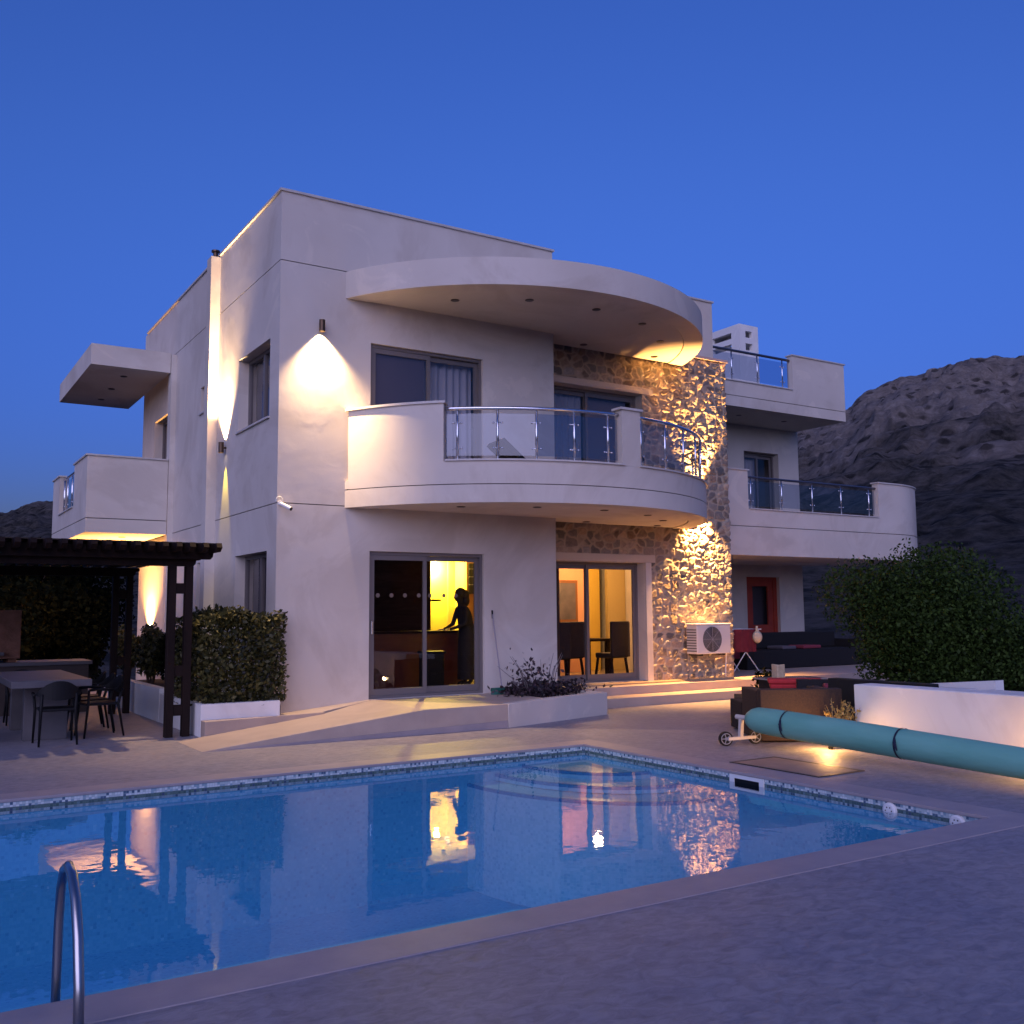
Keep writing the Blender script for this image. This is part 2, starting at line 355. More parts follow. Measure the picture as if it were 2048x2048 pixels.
def make_terrain():
    na, nr = 760, 230
    az = np.radians(np.concatenate([np.linspace(-180, -12, 40, endpoint=False), np.linspace(-12, 80, na-80), np.linspace(82, 178, 40)]))
    rr = np.concatenate([np.linspace(12, 60, 14), 60*(950/60)**np.linspace(0, 1, nr-14+1)[1:]])
    A, Rr = np.meshgrid(az, rr, indexing='ij'); X = Rr*np.sin(A); Y = Rr*np.cos(A)
    deg = np.degrees(A)
    # skyline elevation in degrees as seen from the pool, by bearing
    prof = np.interp(deg, [-180,-12,0,4.8,6.2,7.2,12,20,30,40,46,48.8,51.2,52.8,54.1,56.6,57.9,60.2,66,75,95,178],
                     [2,3,4.6,5.5,5.95,6.15,6.0,5.4,5.5,7.0,9.0,10.0,11.1,12.0,12.4,12.85,13.1,12.9,13.4,12,6,2])
    ridge_r = np.interp(deg, [-180,8,30,45,60,178], [620,620,700,640,560,600])
    t = np.clip((Rr-45)/(ridge_r-45), 0, 1)
    prof2 = prof + (fbm(deg*.8+50, Rr*0+3, 5, 11)-.5)*.55
    top = np.tan(np.radians(prof2))*ridge_r
    shape = t**1.35
    z = -1.6 + 1.6*np.clip((Rr-25)/40, 0, 1) + top*shape
    ru = fbm(X/55, Y/55, 6, 3, ridge=True)-.55
    ru2 = fbm(X/14, Y/14, 5, 5, ridge=True)-.5
    amp = np.clip(t*1.6, 0, 1)*np.where(t < .97, 1, .35)
    z = z + amp*(ru*19*np.clip((deg-20)/25, .3, 1) + ru2*8)
    # strata ledges on the rocky side
    led = np.abs(((z+ru*20)/9) % 1 - .5)
    z = z + amp*np.clip((deg-35)/12, 0, 1)*led*7
    lim = np.tan(np.radians(prof2))*Rr + 1.6
    z = np.minimum(z, np.where(Rr > 90, lim+fbm(X/9, Y/9, 4, 9)*2.5-1.2, z))
    back = Rr > ridge_r; z = np.where(back, np.minimum(z, top-(Rr-ridge_r)*.5), z)
    n1, n2 = A.shape
    co = np.stack([X+CAM[0], Y+CAM[1], z], -1).reshape(-1, 3)
    idx = np.arange(n1*n2).reshape(n1, n2)
    q = np.stack([idx, np.roll(idx, -1, 0)], -1)
    f = np.stack([q[:, :-1, 0], q[:, 1:, 0], q[:, 1:, 1], q[:, :-1, 1]], -1).reshape(-1, 4)
    me = bpy.data.meshes.new('terrain'); me.vertices.add(len(co)); me.vertices.foreach_set('co', co.ravel())
    me.loops.add(f.size); me.loops.foreach_set('vertex_index', f.ravel()); me.polygons.add(len(f)); me.polygons.foreach_set('loop_start', np.arange(0, f.size, 4))
    me.update(calc_edges=True); me.shade_smooth()
    c = me.vertices.new if False else None
    m = bpy.data.materials.new('rock_and_scrub'); m.use_nodes = True; nt = m.node_tree; p = nt.nodes['Principled BSDF']; p.inputs['Roughness'].default_value = .95; p.inputs['Specular IOR Level'].default_value = .1
    tc = nt.nodes.new('ShaderNodeTexCoord'); g = nt.nodes.new('ShaderNodeNewGeometry')
    def noise(scale, det, rough=.6, dist=0):
        n = nt.nodes.new('ShaderNodeTexNoise'); n.inputs['Scale'].default_value = scale; n.inputs['Detail'].default_value = det; n.inputs['Roughness'].default_value = rough; n.inputs['Distortion'].default_value = dist
        lk(nt, tc.outputs['Object'], n.inputs['Vector']); return n
    rock = nt.nodes.new('ShaderNodeValToRGB'); e = rock.color_ramp.elements; e[0].position = .35; e[0].color = (.19,.16,.145,1); e[1].position = .70; e[1].color = (.52,.45,.41,1)
    lk(nt, noise(.17, 14, .78, .6).outputs['Fac'], rock.inputs[0])
    sx = nt.nodes.new('ShaderNodeSeparateXYZ'); lk(nt, tc.outputs['Object'], sx.inputs[0])
    hr = nt.nodes.new('ShaderNodeMapRange'); hr.inputs[1].default_value = 12; hr.inputs[2].default_value = 85; hr.inputs[3].default_value = .58; hr.inputs[4].default_value = .44
    lk(nt, sx.outputs[2], hr.inputs[0])
    sn = noise(.035, 9, .68, .3)
    hx = nt.nodes.new('ShaderNodeMapRange'); hx.inputs[1].default_value = 40; hx.inputs[2].default_value = 360; hx.inputs[3].default_value = .22; hx.inputs[4].default_value = 0; lk(nt, sx.outputs[0], hx.inputs[0])
    ha = nt.nodes.new('ShaderNodeMath'); ha.operation = 'ADD'; lk(nt, hr.outputs[0], ha.inputs[0]); lk(nt, hx.outputs[0], ha.inputs[1])
    gt = nt.nodes.new('ShaderNodeMath'); gt.operation = 'SUBTRACT'; lk(nt, ha.outputs[0], gt.inputs[0]); lk(nt, sn.outputs['Fac'], gt.inputs[1])
    mul = nt.nodes.new('ShaderNodeMath'); mul.operation = 'MULTIPLY'; mul.inputs[1].default_value = 5; mul.use_clamp = True; lk(nt, gt.outputs[0], mul.inputs[0])
    mx = nt.nodes.new('ShaderNodeMix'); mx.data_type = 'RGBA'; lk(nt, mul.outputs[0], mx.inputs[0]); lk(nt, rock.outputs[0], mx.inputs[6])
    scr = nt.nodes.new('ShaderNodeValToRGB'); e = scr.color_ramp.elements; e[0].color = (.045,.042,.036,1); e[1].color = (.17,.15,.135,1); e[0].position = .4; e[1].position = .65
    lk(nt, noise(.35, 10, .75).outputs['Fac'], scr.inputs[0]); lk(nt, scr.outputs[0], mx.inputs[7])
    vo = nt.nodes.new('ShaderNodeTexVoronoi'); vo.inputs['Scale'].default_value = .16; lk(nt, tc.outputs['Object'], vo.inputs['Vector'])
    vm = nt.nodes.new('ShaderNodeMapRange'); vm.inputs[1].default_value = .22; vm.inputs[2].default_value = .34; vm.inputs[3].default_value = .35; vm.inputs[4].default_value = 1; lk(nt, vo.outputs['Distance'], vm.inputs[0])
    m2 = nt.nodes.new('ShaderNodeMix'); m2.data_type = 'RGBA'; m2.blend_type = 'MULTIPLY'; m2.inputs[0].default_value = 1; lk(nt, mx.outputs[2], m2.inputs[6]); lk(nt, vm.outputs[0], m2.inputs[7]); lk(nt, m2.outputs[2], p.inputs['Base Color'])
    b = nt.nodes.new('ShaderNodeBump'); b.inputs['Strength'].default_value = 1.0; b.inputs['Distance'].default_value = 5; lk(nt, noise(.22, 14, .8, .5).outputs['Fac'], b.inputs['Height']); lk(nt, b.outputs[0], p.inputs['Normal'])
    me.materials.append(m); o = bpy.data.objects.new('terrain', me); COL.objects.link(o)
    tag(o, 'dark garden ground rising to a rocky mountain and low hills', 'terrain', kind='structure')
    # garden ground sheet beneath everything
    g2 = MB().quad((-60,-60,-1.62),(60,-60,-1.62),(60,60,-1.62),(-60,60,-1.62)).build('ground', mat('dry_soil', (.05,.04,.03), .95, (.09,.07,.05), .8, bump=.5, bscale=6, bdist=.05))
    tag(g2, 'dark soil around the villa plot', 'ground', kind='structure')
make_terrain()

# ------------------------------------------------------------------ deck and pool
PX0, PX1, PY0, PY1, WZ = -9.0, 2.56, -9.22, -3.93, -0.10
d = MB()
A = [-16, PX0-.32, PX0, PX1, PX1+.32, 18]; B = [-18, PY0-.30, PY0, PY1, PY1+.32, 12]
for i in range(5):
    for j in range(5):
        if 1 <= i <= 3 and 1 <= j <= 3: continue
        d.quad((A[i],B[j],0),(A[i+1],B[j],0),(A[i+1],B[j+1],0),(A[i],B[j+1],0))
d.box(-16, 18, -18, -17.9, -1.6, -.01); d.box(-16, -15.9, -17.9, 12, -1.6, -.01); d.box(17.9, 18, -17.9, 12, -1.6, -.01); d.box(-15.9, 17.9, 11.9, 12, -1.6, -.01)
tag(d.build('pool_deck', DECK), 'textured pinkish stone paving around the pool', 'paving', kind='structure')
c = MB(); x0, x1, y0, y1 = PX0-.32, PX1+.32, PY0-.30, PY1+.32
c.box(x0, x1, PY1-.012, y1, -.022, .006); c.box(x0, x1, y0, PY0+.012, -.022, .006)
c.box(x0, PX0+.012, PY0+.012, PY1-.012, -.022, .006); c.box(PX1-.012, x1, PY0+.012, PY1-.012, -.022, .006)
tag(c.build('pool_coping', COPING, bevel=.005), 'pale stone coping strip round the pool edge', 'coping', kind='structure')
b = MB(); zb = -1.45
b.quad((PX0,PY0,zb),(PX1,PY0,zb),(PX1,PY1,zb),(PX0,PY1,zb))
def ring(mb, z0, z1, e=0.0):
    X0, X1, Y0, Y1 = PX0+e, PX1-e, PY0+e, PY1-e
    mb.quad((X0,Y0,z0),(X0,Y0,z1),(X1,Y0,z1),(X1,Y0,z0)); mb.quad((X0,Y1,z0),(X1,Y1,z0),(X1,Y1,z1),(X0,Y1,z1))
    mb.quad((X0,Y0,z0),(X0,Y1,z0),(X0,Y1,z1),(X0,Y0,z1)); mb.quad((X1,Y0,z0),(X1,Y0,z1),(X1,Y1,z1),(X1,Y1,z0))
ring(b, zb, -.125)
basin = tag(b.build('pool_basin', MOS_POOL), 'blue mosaic swimming pool basin', 'swimming pool', kind='structure')
b = MB(); ring(b, -.125, -.10); b.build('waterline_tile_row', MOS_TOP, basin)
b = MB(); ring(b, -.10, -.066); b.build('green_tile_band', MOS_MID, basin)
b = MB(); ring(b, -.066, -.018); b.build('pale_tile_band', MOS_TOP, basin)
for k, (rad, zt) in enumerate(((2.0, -.31), (1.55, -.235), (1.1, -.165))):
    cx, cy = PX1-.002, PY1-.002
    el = lambda q: [(cx+q*.82*math.cos(t), cy+q*1.12*math.sin(t)) for t in np.linspace(math.pi, 1.5*math.pi, 25)]
    MB().prism([(cx, cy)] + el(rad), zb+.002 if k == 0 else zt-.07, zt).build('pool_step', STEPTREAD, basin)
    MB().prism(el(rad+.004) + el(rad-.04)[::-1], zt-.03, zt+.004).build('step_edge_tiles', STEPEDGE, basin)
WT = MB().quad((PX0+.001,PY0+.001,WZ),(PX1-.001,PY0+.001,WZ),(PX1-.001,PY1-.001,WZ),(PX0+.001,PY1-.001,WZ)).build('pool_water', WATER)
tag(WT, 'still blue pool water reflecting the villa', 'water', kind='structure')
# skimmer in the right-hand pool wall
sk = thing('pool_skimmer', (PX1, -6.64, -.1), 'white plastic skimmer mouth in the tiled pool edge', 'skimmer')
s = MB(); wall_holes(s, 'y', PX1-.014, .012, -6.87, -6.41, -.17, -.025, [(-6.81, -6.47, -.15, -.06)]); s.build('frame', BRASSW, sk)
MB().box(PX1-.0015, PX1+.001, -6.82, -6.46, -.151, -.055).build('opening', BLACKP, sk)
for y, lb in ((-8.30, 'white round pool jet nearer the skimmer'), (-8.93, 'white round pool jet nearest the pool corner')):
    j = thing('pool_jet', (PX1-.012, y, -.09), lb, 'pool fitting', 'round white jets in the pool wall')
    MB().tube([(PX1-.002,y,-.09),(PX1-.022,y,-.09),(PX1-.03,y,-.09)], [.068,.066,.05], 24).build('cover', BRASSW, j)
    h = MB()
    for a in range(6): h.tube([(PX1-.028,y+.03*math.cos(a*1.047),-.09+.03*math.sin(a*1.047)),(PX1-.0315,y+.03*math.cos(a*1.047),-.09+.03*math.sin(a*1.047))], .006, 8)
    h.build('nozzle_holes', BLACKP, j)
# manhole lid in the deck
mh = thing('deck_access_lid', (3.3,-6.6,0), 'flat square access lid set in the paving under the cover roller', 'access lid')
MB().obox((3.29,-6.6),(1,0),(0,1),.30,.56,.0005,.007).build('lid', mat('lid_stone', (.26,.17,.13), .6, (.32,.22,.17), 5, bump=.4, bscale=30), mh, bevel=.004)
rim = MB(); wallr = [(-.34,.34,-.60,-.56),(-.34,.34,.56,.60),(-.34,-.30,-.56,.56),(.30,.34,-.56,.56)]
for a0,a1,b0,b1 in wallr: rim.box(3.29+a0+.002,3.29+a1-.002,-6.6+b0,-6.6+b1,.0005,.008)
rim.build('rim', mat('dark_metal_rim', (.05,.035,.03), .5), mh)

# ------------------------------------------------------------------ the villa
villa = thing('villa', (0, 0, 0), 'two storey cream villa with curved canopy and round balcony', 'house')
VB = lambda mb, name, m, par=None, **k: mb.build(name, m, par or villa, **k)
Zf, Z1, Z2 = 3.22, 6.86, 7.93
front_holes = [(1.46,3.48,.33,2.56),(1.46,3.48,3.62,5.80)]
left_holes = [(.42,2.0,1.35,2.55),(3.88,4.31,1.5,2.55),(.42,2.0,4.57,5.77),(3.88,4.31,5.29,5.77),(6.75,8.0,3.62,5.75)]
m = MB()
for z0, z1 in ((-.2, Zf), (Zf+.014, Z1), (Z1+.014, Z2)):
    wall_holes(m, 'x', 0, .30, 0, 4.91, z0, z1, front_holes)
    wall_holes(m, 'y', 0, .30, .30, 8.9, z0, z1, left_holes)
    wall_holes(m, 'y', 4.61, .30, .30, .57, z0, z1, [])
VB(m, 'outer_wall', PLASTER)
m = MB()
for z in (Zf, Z1): m.box(.02, 4.89, .02, .28, z-.02, z+.034); m.box(.02, .28, .28, 8.88, z-.02, z+.034)
VB(m, 'joint_groove', GROOVE)
m = MB(); m.box(-.03, 4.94, -.03, .33, Z2, 7.965); m.box(-.03, .33, .33, 8.93, Z2, 7.965); VB(m, 'parapet_coping', CAPSTONE)
# pilaster on the left side and downpipe strip
m = MB(); m.box(-.17, -.001, 3.18, 3.44, -.1, 7.90); VB(m, 'pilaster', PLASTER)
m = MB(); m.box(-.10, -.001, 6.18, 6.42, -.1, 6.82); VB(m, 'pilaster', PLASTER)
m = MB(); m.tube([(-.06,3.31,7.90),(-.06,3.31,8.02)], .045, 12); m.tube([(-.06,3.31,8.02),(-.06,3.31,8.05)], .075, 12); VB(m, 'flue_pot', BRONZE)
# recessed part with parapet, behind the curved canopy
m = MB(); wall_holes(m, 'x', .72, .25, 4.92, 9.40, 6.72, Z2, []); m.box(9.15, 9.40, .97, 5.0, 6.72, Z2); VB(m, 'parapet_wall', PLASTER)
m = MB(); m.box(4.91, 9.43, .69, 1.0, Z2, 7.965); m.box(9.12, 9.43, 1.0, 5.0, Z2, 7.965); VB(m, 'parapet_coping', CAPSTONE)
# floors, roof and back walls (close the shell)
m = MB(); m.box(.3, 9.3, .75, 8.6, 3.14, 3.50); m.box(.3, 4.6, .3, .75, 3.14, 3.5); VB(m, 'upper_floor', PLASTER)
m = MB(); m.box(.3, 9.3, .99, 8.6, 6.46, 6.80); m.box(.3, 4.6, .3, .99, 6.46, 6.8); VB(m, 'roof', PLASTER)
m = MB(); m.box(0, 16.1, 8.9, 9.15, -.2, 7.93); m.box(9.30, 9.6, .87, 8.9, -.2, 6.70); m.box(15.85, 16.1, 4.8, 8.9, -.2, 6.44); VB(m, 'rear_wall', PLASTER)
m = MB(); m.box(.3, 9.3, .3, 8.6, -.2, .325)
VB(m, 'ground_floor', mat('interior_tile', (.35,.26,.17), .3, (.40,.30,.2), 2))

# ---- stone wall: a heightfield of laid rubble with mortar
def stone_wall():
    X0, X1, ZB, ZT, Yf = 4.91, 9.60, .0, 6.66, .57
    holes = [(5.0, 7.36, .33, 2.53), (5.0, 7.40, 3.60, 5.77)]; bands = [(4.91, 7.62, 2.53, 2.68), (4.91, 7.64, 5.77, 5.90)]
    st = .0145; nx = int((X1-X0)/st); nz = int((ZT-ZB)/st)
    xs = np.linspace(X0, X1, nx+1); zs = np.linspace(ZB, ZT, nz+1); Xg, Zg = np.meshgrid(xs, zs, indexing='ij')
    wx = Xg + .035*(fbm(Xg*4, Zg*4, 3, 21)-.5)*2; wz = Zg + .03*(fbm(Xg*4+9, Zg*4, 3, 22)-.5)*2
    cx, cz = .205, .155
    gi = np.floor(wx/cx).astype(int); gk = np.floor(wz/cz).astype(int)
    def hh(a, b, s):
        n = (a*374761393 + b*668265263 + s*97463) & 0xffffffff; n = ((n ^ (n >> 13))*1274126177) & 0xffffffff; return ((n ^ (n >> 16)) & 0xffff)/65535.0
    DX = np.zeros(Xg.shape); DZ = np.zeros(Xg.shape); F1 = np.full(Xg.shape, 9.); F2 = np.full(Xg.shape, 9.); ID = np.zeros(Xg.shape, int)
    for a in (-2,-1,0,1,2):
        for c in (-2,-1,0,1,2):
            i = gi+a; k = gk+c; px = (i+.5+(hh(i,k,1)-.5)*.85)*cx; pz = (k+.5+(hh(i,k,2)-.5)*.8)*cz
            wgt = .75+.5*hh(i, k, 5)
            dd = np.maximum(np.abs(wx-px)*.80, np.abs(wz-pz))*.75+np.hypot((wx-px)*.80, wz-pz)*.25; dd = dd/wgt
            new = dd < F1; F2 = np.where(new, F1, np.minimum(F2, dd)); ID = np.where(new, i*7919+k, ID); DX = np.where(new, wx-px, DX); DZ = np.where(new, wz-pz, DZ); F1 = np.where(new, dd, F1)
    edge = F2-F1
    s = np.clip((edge-.012)/.030, 0, 1); s = s*s*(3-2*s)
    rough = fbm(Xg*13, Zg*17, 5, 31, ridge=True); fine = fbm(Xg*38, Zg*38, 3, 33); r1 = hh(ID, ID*3+1, 7); r2 = hh(ID, ID+5, 8); r3 = hh(ID, ID+11, 9)
    r4 = hh(ID, ID+17, 10); tilt = (r2-.5)*DX*.24+(r4-.5)*DZ*.30
    hgt = s*(.007+.012*r1 + tilt + .014*(rough-.5)) + .010*(fine-.5) + (1-s)*.006*(rough-.5)
    # a rougher, deeper face on the corner pier
    pier = np.clip((Xg-7.75)/.5, 0, 1); hgt = hgt*(1+.5*pier) + pier*.020*(fbm(Xg*7+.6*np.sin(Zg*9), Zg*15, 5, 41, ridge=True)-.55)
    for (a0, a1, c0, c1) in bands:
        inb = (Xg > a0) & (Xg < a1) & (Zg > c0) & (Zg < c1); hgt = np.where(inb, .018+.002*(fine-.5), hgt); s = np.where(inb, -1, s)
    nearh = np.zeros(Xg.shape, bool)
    for h in holes: nearh |= (Xg > h[0]-.012) & (Xg < h[1]+.05) & (Zg > h[2]-.02) & (Zg < h[3]+.02)
    hgt = np.where(nearh, np.minimum(hgt, .012), hgt)
    hgt[-1, :] = -.02; hgt[:, -1] = -.02
    co = np.stack([Xg, Yf+.03-hgt, Zg], -1).reshape(-1, 3)
    idx = np.arange(co.shape[0]).reshape(Xg.shape)
    q = np.stack([idx[:-1,:-1], idx[1:,:-1], idx[1:,1:], idx[:-1,1:]], -1)
    cxm = (Xg[:-1,:-1]+Xg[1:,1:])/2; czm = (Zg[:-1,:-1]+Zg[1:,1:])/2; keep = np.ones(cxm.shape, bool)
    for h in holes: keep &= ~((cxm > h[0]) & (cxm < h[1]) & (czm > h[2]) & (czm < h[3]))
    f = q[keep]
    me = bpy.data.meshes.new('stone_wall'); me.vertices.add(len(co)); me.vertices.foreach_set('co', co.ravel())
    me.loops.add(f.size); me.loops.foreach_set('vertex_index', f.ravel()); me.polygons.add(len(f)); me.polygons.foreach_set('loop_start', np.arange(0, f.size, 4))
    me.update(calc_edges=True)
    base = np.stack([.22+.12*r1, .155+.09*r1+.03*r2, .11+.06*r1+.05*r2], -1)
    grey = np.stack([.17+.08*r1, .15+.08*r1, .135+.07*r1], -1)
    base = np.where((r3 > .68)[..., None], grey, base); base *= (.75+.5*fine)[..., None]
    mort = np.stack([.40+0*r1, .33+0*r1, .25+0*r1], -1)*(.8+.35*rough)[..., None]
    ss = np.clip(s, 0, 1)[..., None]; colr = mort*(1-ss)+base*ss*(.62+.75*r4)[..., None]
    pl = np.array([.55,.48,.40]); colr = np.where((s < -.5)[..., None], pl, colr)
    rgba = np.concatenate([colr, np.ones(colr.shape[:2]+(1,))], -1).reshape(-1)
    at = me.color_attributes.new('stone_colour', 'FLOAT_COLOR', 'POINT'); at.data.foreach_set('color', rgba)
    m = bpy.data.materials.new('rubble_stone'); m.use_nodes = True; nt = m.node_tree; p = nt.nodes['Principled BSDF']
    a = nt.nodes.new('ShaderNodeAttribute'); a.attribute_name = 'stone_colour'; lk(nt, a.outputs['Color'], p.inputs['Base Color']); p.inputs['Roughness'].default_value = .8; p.inputs['Specular IOR Level'].default_value = .3
    tc = nt.nodes.new('ShaderNodeTexCoord'); n = nt.nodes.new('ShaderNodeTexNoise'); n.inputs['Scale'].default_value = 70; n.inputs['Detail'].default_value = 4; lk(nt, tc.outputs['Object'], n.inputs['Vector'])
    b = nt.nodes.new('ShaderNodeBump'); b.inputs['Strength'].default_value = .6; b.inputs['Distance'].default_value = .008; lk(nt, n.outputs['Fac'], b.inputs['Height']); lk(nt, b.outputs[0], p.inputs['Normal'])
    me.materials.append(m); o = bpy.data.objects.new('stone_wall', me); COL.objects.link(o); o.parent = villa
    o['label'] = 'rubble stone wall with rough corner pier'
    # backing masonry with the same openings and plastered reveals
    k = MB(); wall_holes(k, 'x', Yf+.055, .245, X0, X1-.02, -.1, ZT-.02, holes); VB(k, 'backing_wall', PLASTER)
    VB(MB().box(X0+.03, X1+.03, Yf-.035, Yf+.33, ZT, ZT+.05), 'stone_wall_coping', COPING)
    VB(MB().box(7.362, 7.50, Yf-.004, Yf+.05, .30, 2.53), 'door_surround', PLASTER)
stone_wall()

# ---- curved balcony and canopy
CX, CY, RO = 4.60, 1.68, 3.93
def arc(r, a0, a1, n=40): return [(CX+r*math.cos(t), CY+r*math.sin(t)) for t in np.linspace(R(a0), R(a1), n)]
def ang(y, r, left): 
    a = math.degrees(math.asin((y-CY)/r)); return -180-a if left else a
def disc(mb, r, z0, z1, e=0.0):
    aL = ang(-.002, r, True); aR = ang(.53, r, False)
    mb.prism(arc(r, aL, aR, 72)+[(CX+r*math.cos(R(aR)), .53), (4.915, .53), (4.915, -.002)], z0, z1)
def sector(mb, r0, r1, a0, a1, z0, z1, n=40):
    mb.prism(arc(r1, a0, a1, n)+arc(r0, a1, a0, n), z0, z1)
canopy = MB(); disc(canopy, RO-.34, 6.452, 6.84)
def rimring(mb, r0, r1, z0, z1, n=72):
    aL = ang(-.002, r1, True); aR = ang(.53, r1, False)
    aL0 = ang(-.002, r0, True); aR0 = ang(.53, r0, False)
    mb.prism([(CX+r1*math.cos(t), CY+r1*math.sin(t)) for t in np.linspace(R(aL), R(aR), n)] + [(CX+r0*math.cos(t), CY+r0*math.sin(t)) for t in np.linspace(R(aR0), R(aL0), n)], z0, z1)
rimring(canopy, RO-.325, RO+.01, 6.44, 6.86)
cano = VB(canopy, 'curved_canopy', PLASTER)
VB(MB().prism(arc(RO-.31, -154, -17, 60)+arc(RO-.36, -17, -154, 60), 6.50, 6.83), 'soffit_groove', GROOVE, cano)
LENS = mat('dark_spotlight_lens', (.05,.04,.035), .3)
def spots(par, lst, z):
    for x, y in lst:
        o = MB().tube([(x,y,z-.003),(x,y,z-.012)], .055, 16).build('spotlight', LENS, par)
        MB().tube([(x,y,z-.0005),(x,y,z-.006)], .07, 16).build('spotlight_ring', BRONZE, o)
spots(cano, [(2.54,-.75),(3.53,-1.35),(4.72,-1.5),(5.87,-1.26),(6.85,-.58),(7.46,.30),(5.79,.30)], 6.452)

bal = MB(); disc(bal, RO-.34, 3.215, 3.50); rimring(bal, RO-.325, RO, 3.20, 3.462)
bal.prism(arc(RO+.001, ang(-.002, RO+.001, True), -153.2, 3)+arc(RO-.2, -153.4, ang(-.002, RO-.2, True), 3), 3.48, 3.60)
balc = VB(bal, 'curved_balcony', PLASTER)
VB(MB().prism(arc(RO-.31, -154, -17, 60)+arc(RO-.36, -17, -154, 60), 3.24, 3.48), 'soffit_groove', GROOVE, balc)
VB(MB().prism(arc(RO-.02, -154.4, -17, 60)+arc(RO-.10, -17, -154.4, 60), 3.45, 3.49), 'joint_groove', GROOVE, balc)
spots(balc, [(2.58,-.85),(3.64,-1.34),(4.84,-1.46),(5.98,-1.16),(6.86,-.53),(7.44,.30),(5.78,.29)], 3.215)
aL = ang(-.002, RO, True); aR = ang(.53, RO, False); RI = RO-.17
par = MB()
sector(par, RI, RO, aL+.9, -130.7, 3.475, 4.67, 24); sector(par, RI, RO, -130.7, aR, 3.475, 3.81, 60); sector(par, RI, RO, -90.1, -84.7, 3.811, 4.67, 6)
VB(par, 'balcony_parapet', PLASTER, balc)
cp = MB(); sector(cp, RI-.03, RO+.03, aL+.3, -130.3, 4.67, 4.705, 24); sector(cp, RI-.03, RO+.03, -130.4, -89.6, 3.81, 3.835, 40); sector(cp, RI-.03, RO+.03, -85.1, aR, 3.81, 3.835, 50); sector(cp, RI-.03, RO+.03, -90.7, -84.1, 4.67, 4.705, 6)
VB(cp, 'parapet_coping', CAPSTONE, balc)
def rail_run(par, ptf, params, z0, z1, pmin, pmax, out, posts=True, hand=STEEL, hh=.028):
    """ptf(t)->(x,y); posts at params; handrail, glass between posts, clamps"""
    zt = z1
    ts = np.linspace(pmin, pmax, 30)
    MB().tube([(*ptf(t), zt) for t in ts], hh, 10).build('handrail', hand, par, smooth=True)
    for t in params:
        x, y = ptf(t); po = MB().tube([(x,y,z0),(x,y,z0+.012)], .035, 10).tube([(x,y,z0),(x,y,zt)], .017, 10).build('rail_post', STEEL, par, smooth=True)
        x2, y2 = ptf(t+out*.25); dx, dy = (x2-x), (y2-y); L = math.hypot(dx, dy); dx /= L; dy /= L
        for zc in (z0+.17, z0+.55):
            cl = MB(); cl.tube([(x-dx*.065,y-dy*.065,zc),(x+dx*.065,y+dy*.065,zc)], .008, 6)
            cl.ball((x-dx*.065,y-dy*.065,zc), .016, 8, 5); cl.ball((x+dx*.065,y+dy*.065,zc), .016, 8, 5)
            cl.build('glass_clamp', STEEL, po, smooth=True)
    ed = [pmin+out*.02] + list(params) + [pmax-out*.02]
    for a, b in zip(ed[:-1], ed[1:]):
        p0 = ptf(a); p1 = ptf(b); L = math.hypot(p1[0]-p0[0], p1[1]-p0[1])
        if L < .12: continue
        g = .02/L*(b-a); ss = np.linspace(a+g, b-g, 6); g_ = MB()
        for u, v in zip(ss[:-1], ss[1:]):
            a0 = ptf(u); b0 = ptf(v); g_.quad((*a0,z0+.06),(*b0,z0+.06),(*b0,zt-.08),(*a0,zt-.08))
        g_.build('glass_panel', RAILGLASS, par)
RM = RO-.085
pf = lambda t: (CX+RM*math.cos(R(t)), CY+RM*math.sin(R(t)))
rail_run(balc, pf, [-127.9,-119.1,-110.5,-101.7,-93.1], 3.835, 4.60, -130.6, -90.2, 1)
rail_run(balc, pf, [-83.3,-74.3,-65.1,-55.4,-46,-36.5,-27,-19], 3.835, 4.60, -84.6, -17, 1)

# ---- openings: sliding doors and windows (parts of the villa)
CURT = mat('pale_curtain', (.42,.43,.46), .9, (.50,.51,.54), 1.2)
BLINDM = mat('dark_blind', (.10,.09,.11), .8)
def pane_door(name, x0, x1, z0, z1, y, mids, lb=None, fw=.06, dark=None, curtains=(), sheet=FRAME):
    """sliding door in an x-running wall. mids: list of (xa, xb, yoff) sashes"""
    f = MB(); fy = y+.02
    f.box(x0,x1,fy,fy+.12,z1-.05,z1); f.box(x0,x1,fy,fy+.12,z0,z0+.04); f.box(x0,x0+.05,fy,fy+.12,z0+.04,z1-.05); f.box(x1-.05,x1,fy,fy+.12,z0+.04,z1-.05)
    d = VB(f, name, sheet)
    if lb: d['label'] = lb
    for (xa, xb, yo) in mids:
        s = MB(); ya = fy+.015+yo; yb = ya+.035; zb, zt = z0+.042, z1-.052
        s.box(xa,xb,ya,yb,zb,zb+.10); s.box(xa,xb,ya,yb,zt-.075,zt); s.box(xa,xa+fw,ya,yb,zb+.10,zt-.075); s.box(xb-fw,xb,ya,yb,zb+.10,zt-.075)
        s.build('sash', sheet, d)
        MB().quad((xa+fw,ya+.018,zb+.10),(xb-fw,ya+.018,zb+.10),(xb-fw,ya+.018,zt-.075),(xa+fw,ya+.018,zt-.075)).build('pane', GLASS, d)
    return d
def curtain(par, x0, x1, y, z0, z1, m=CURT):
    n = max(8, int((x1-x0)/.012)); c_ = MB()
    P = [(x0+(x1-x0)*i/n, y+.025*math.sin(i*.55+.7*math.sin(i*.13))) for i in range(n+1)]
    for a, b in zip(P[:-1], P[1:]): c_.quad((*a,z0),(*b,z0),(*b,z1),(*a,z1))
    return c_.build('curtain', m, par, smooth=True)
d1 = pane_door('sliding_door', 1.46, 3.48, .33, 2.56, .03, [(1.51,2.47,0),(2.43,3.43,.045)], 'kitchen sliding door with row of round stickers')
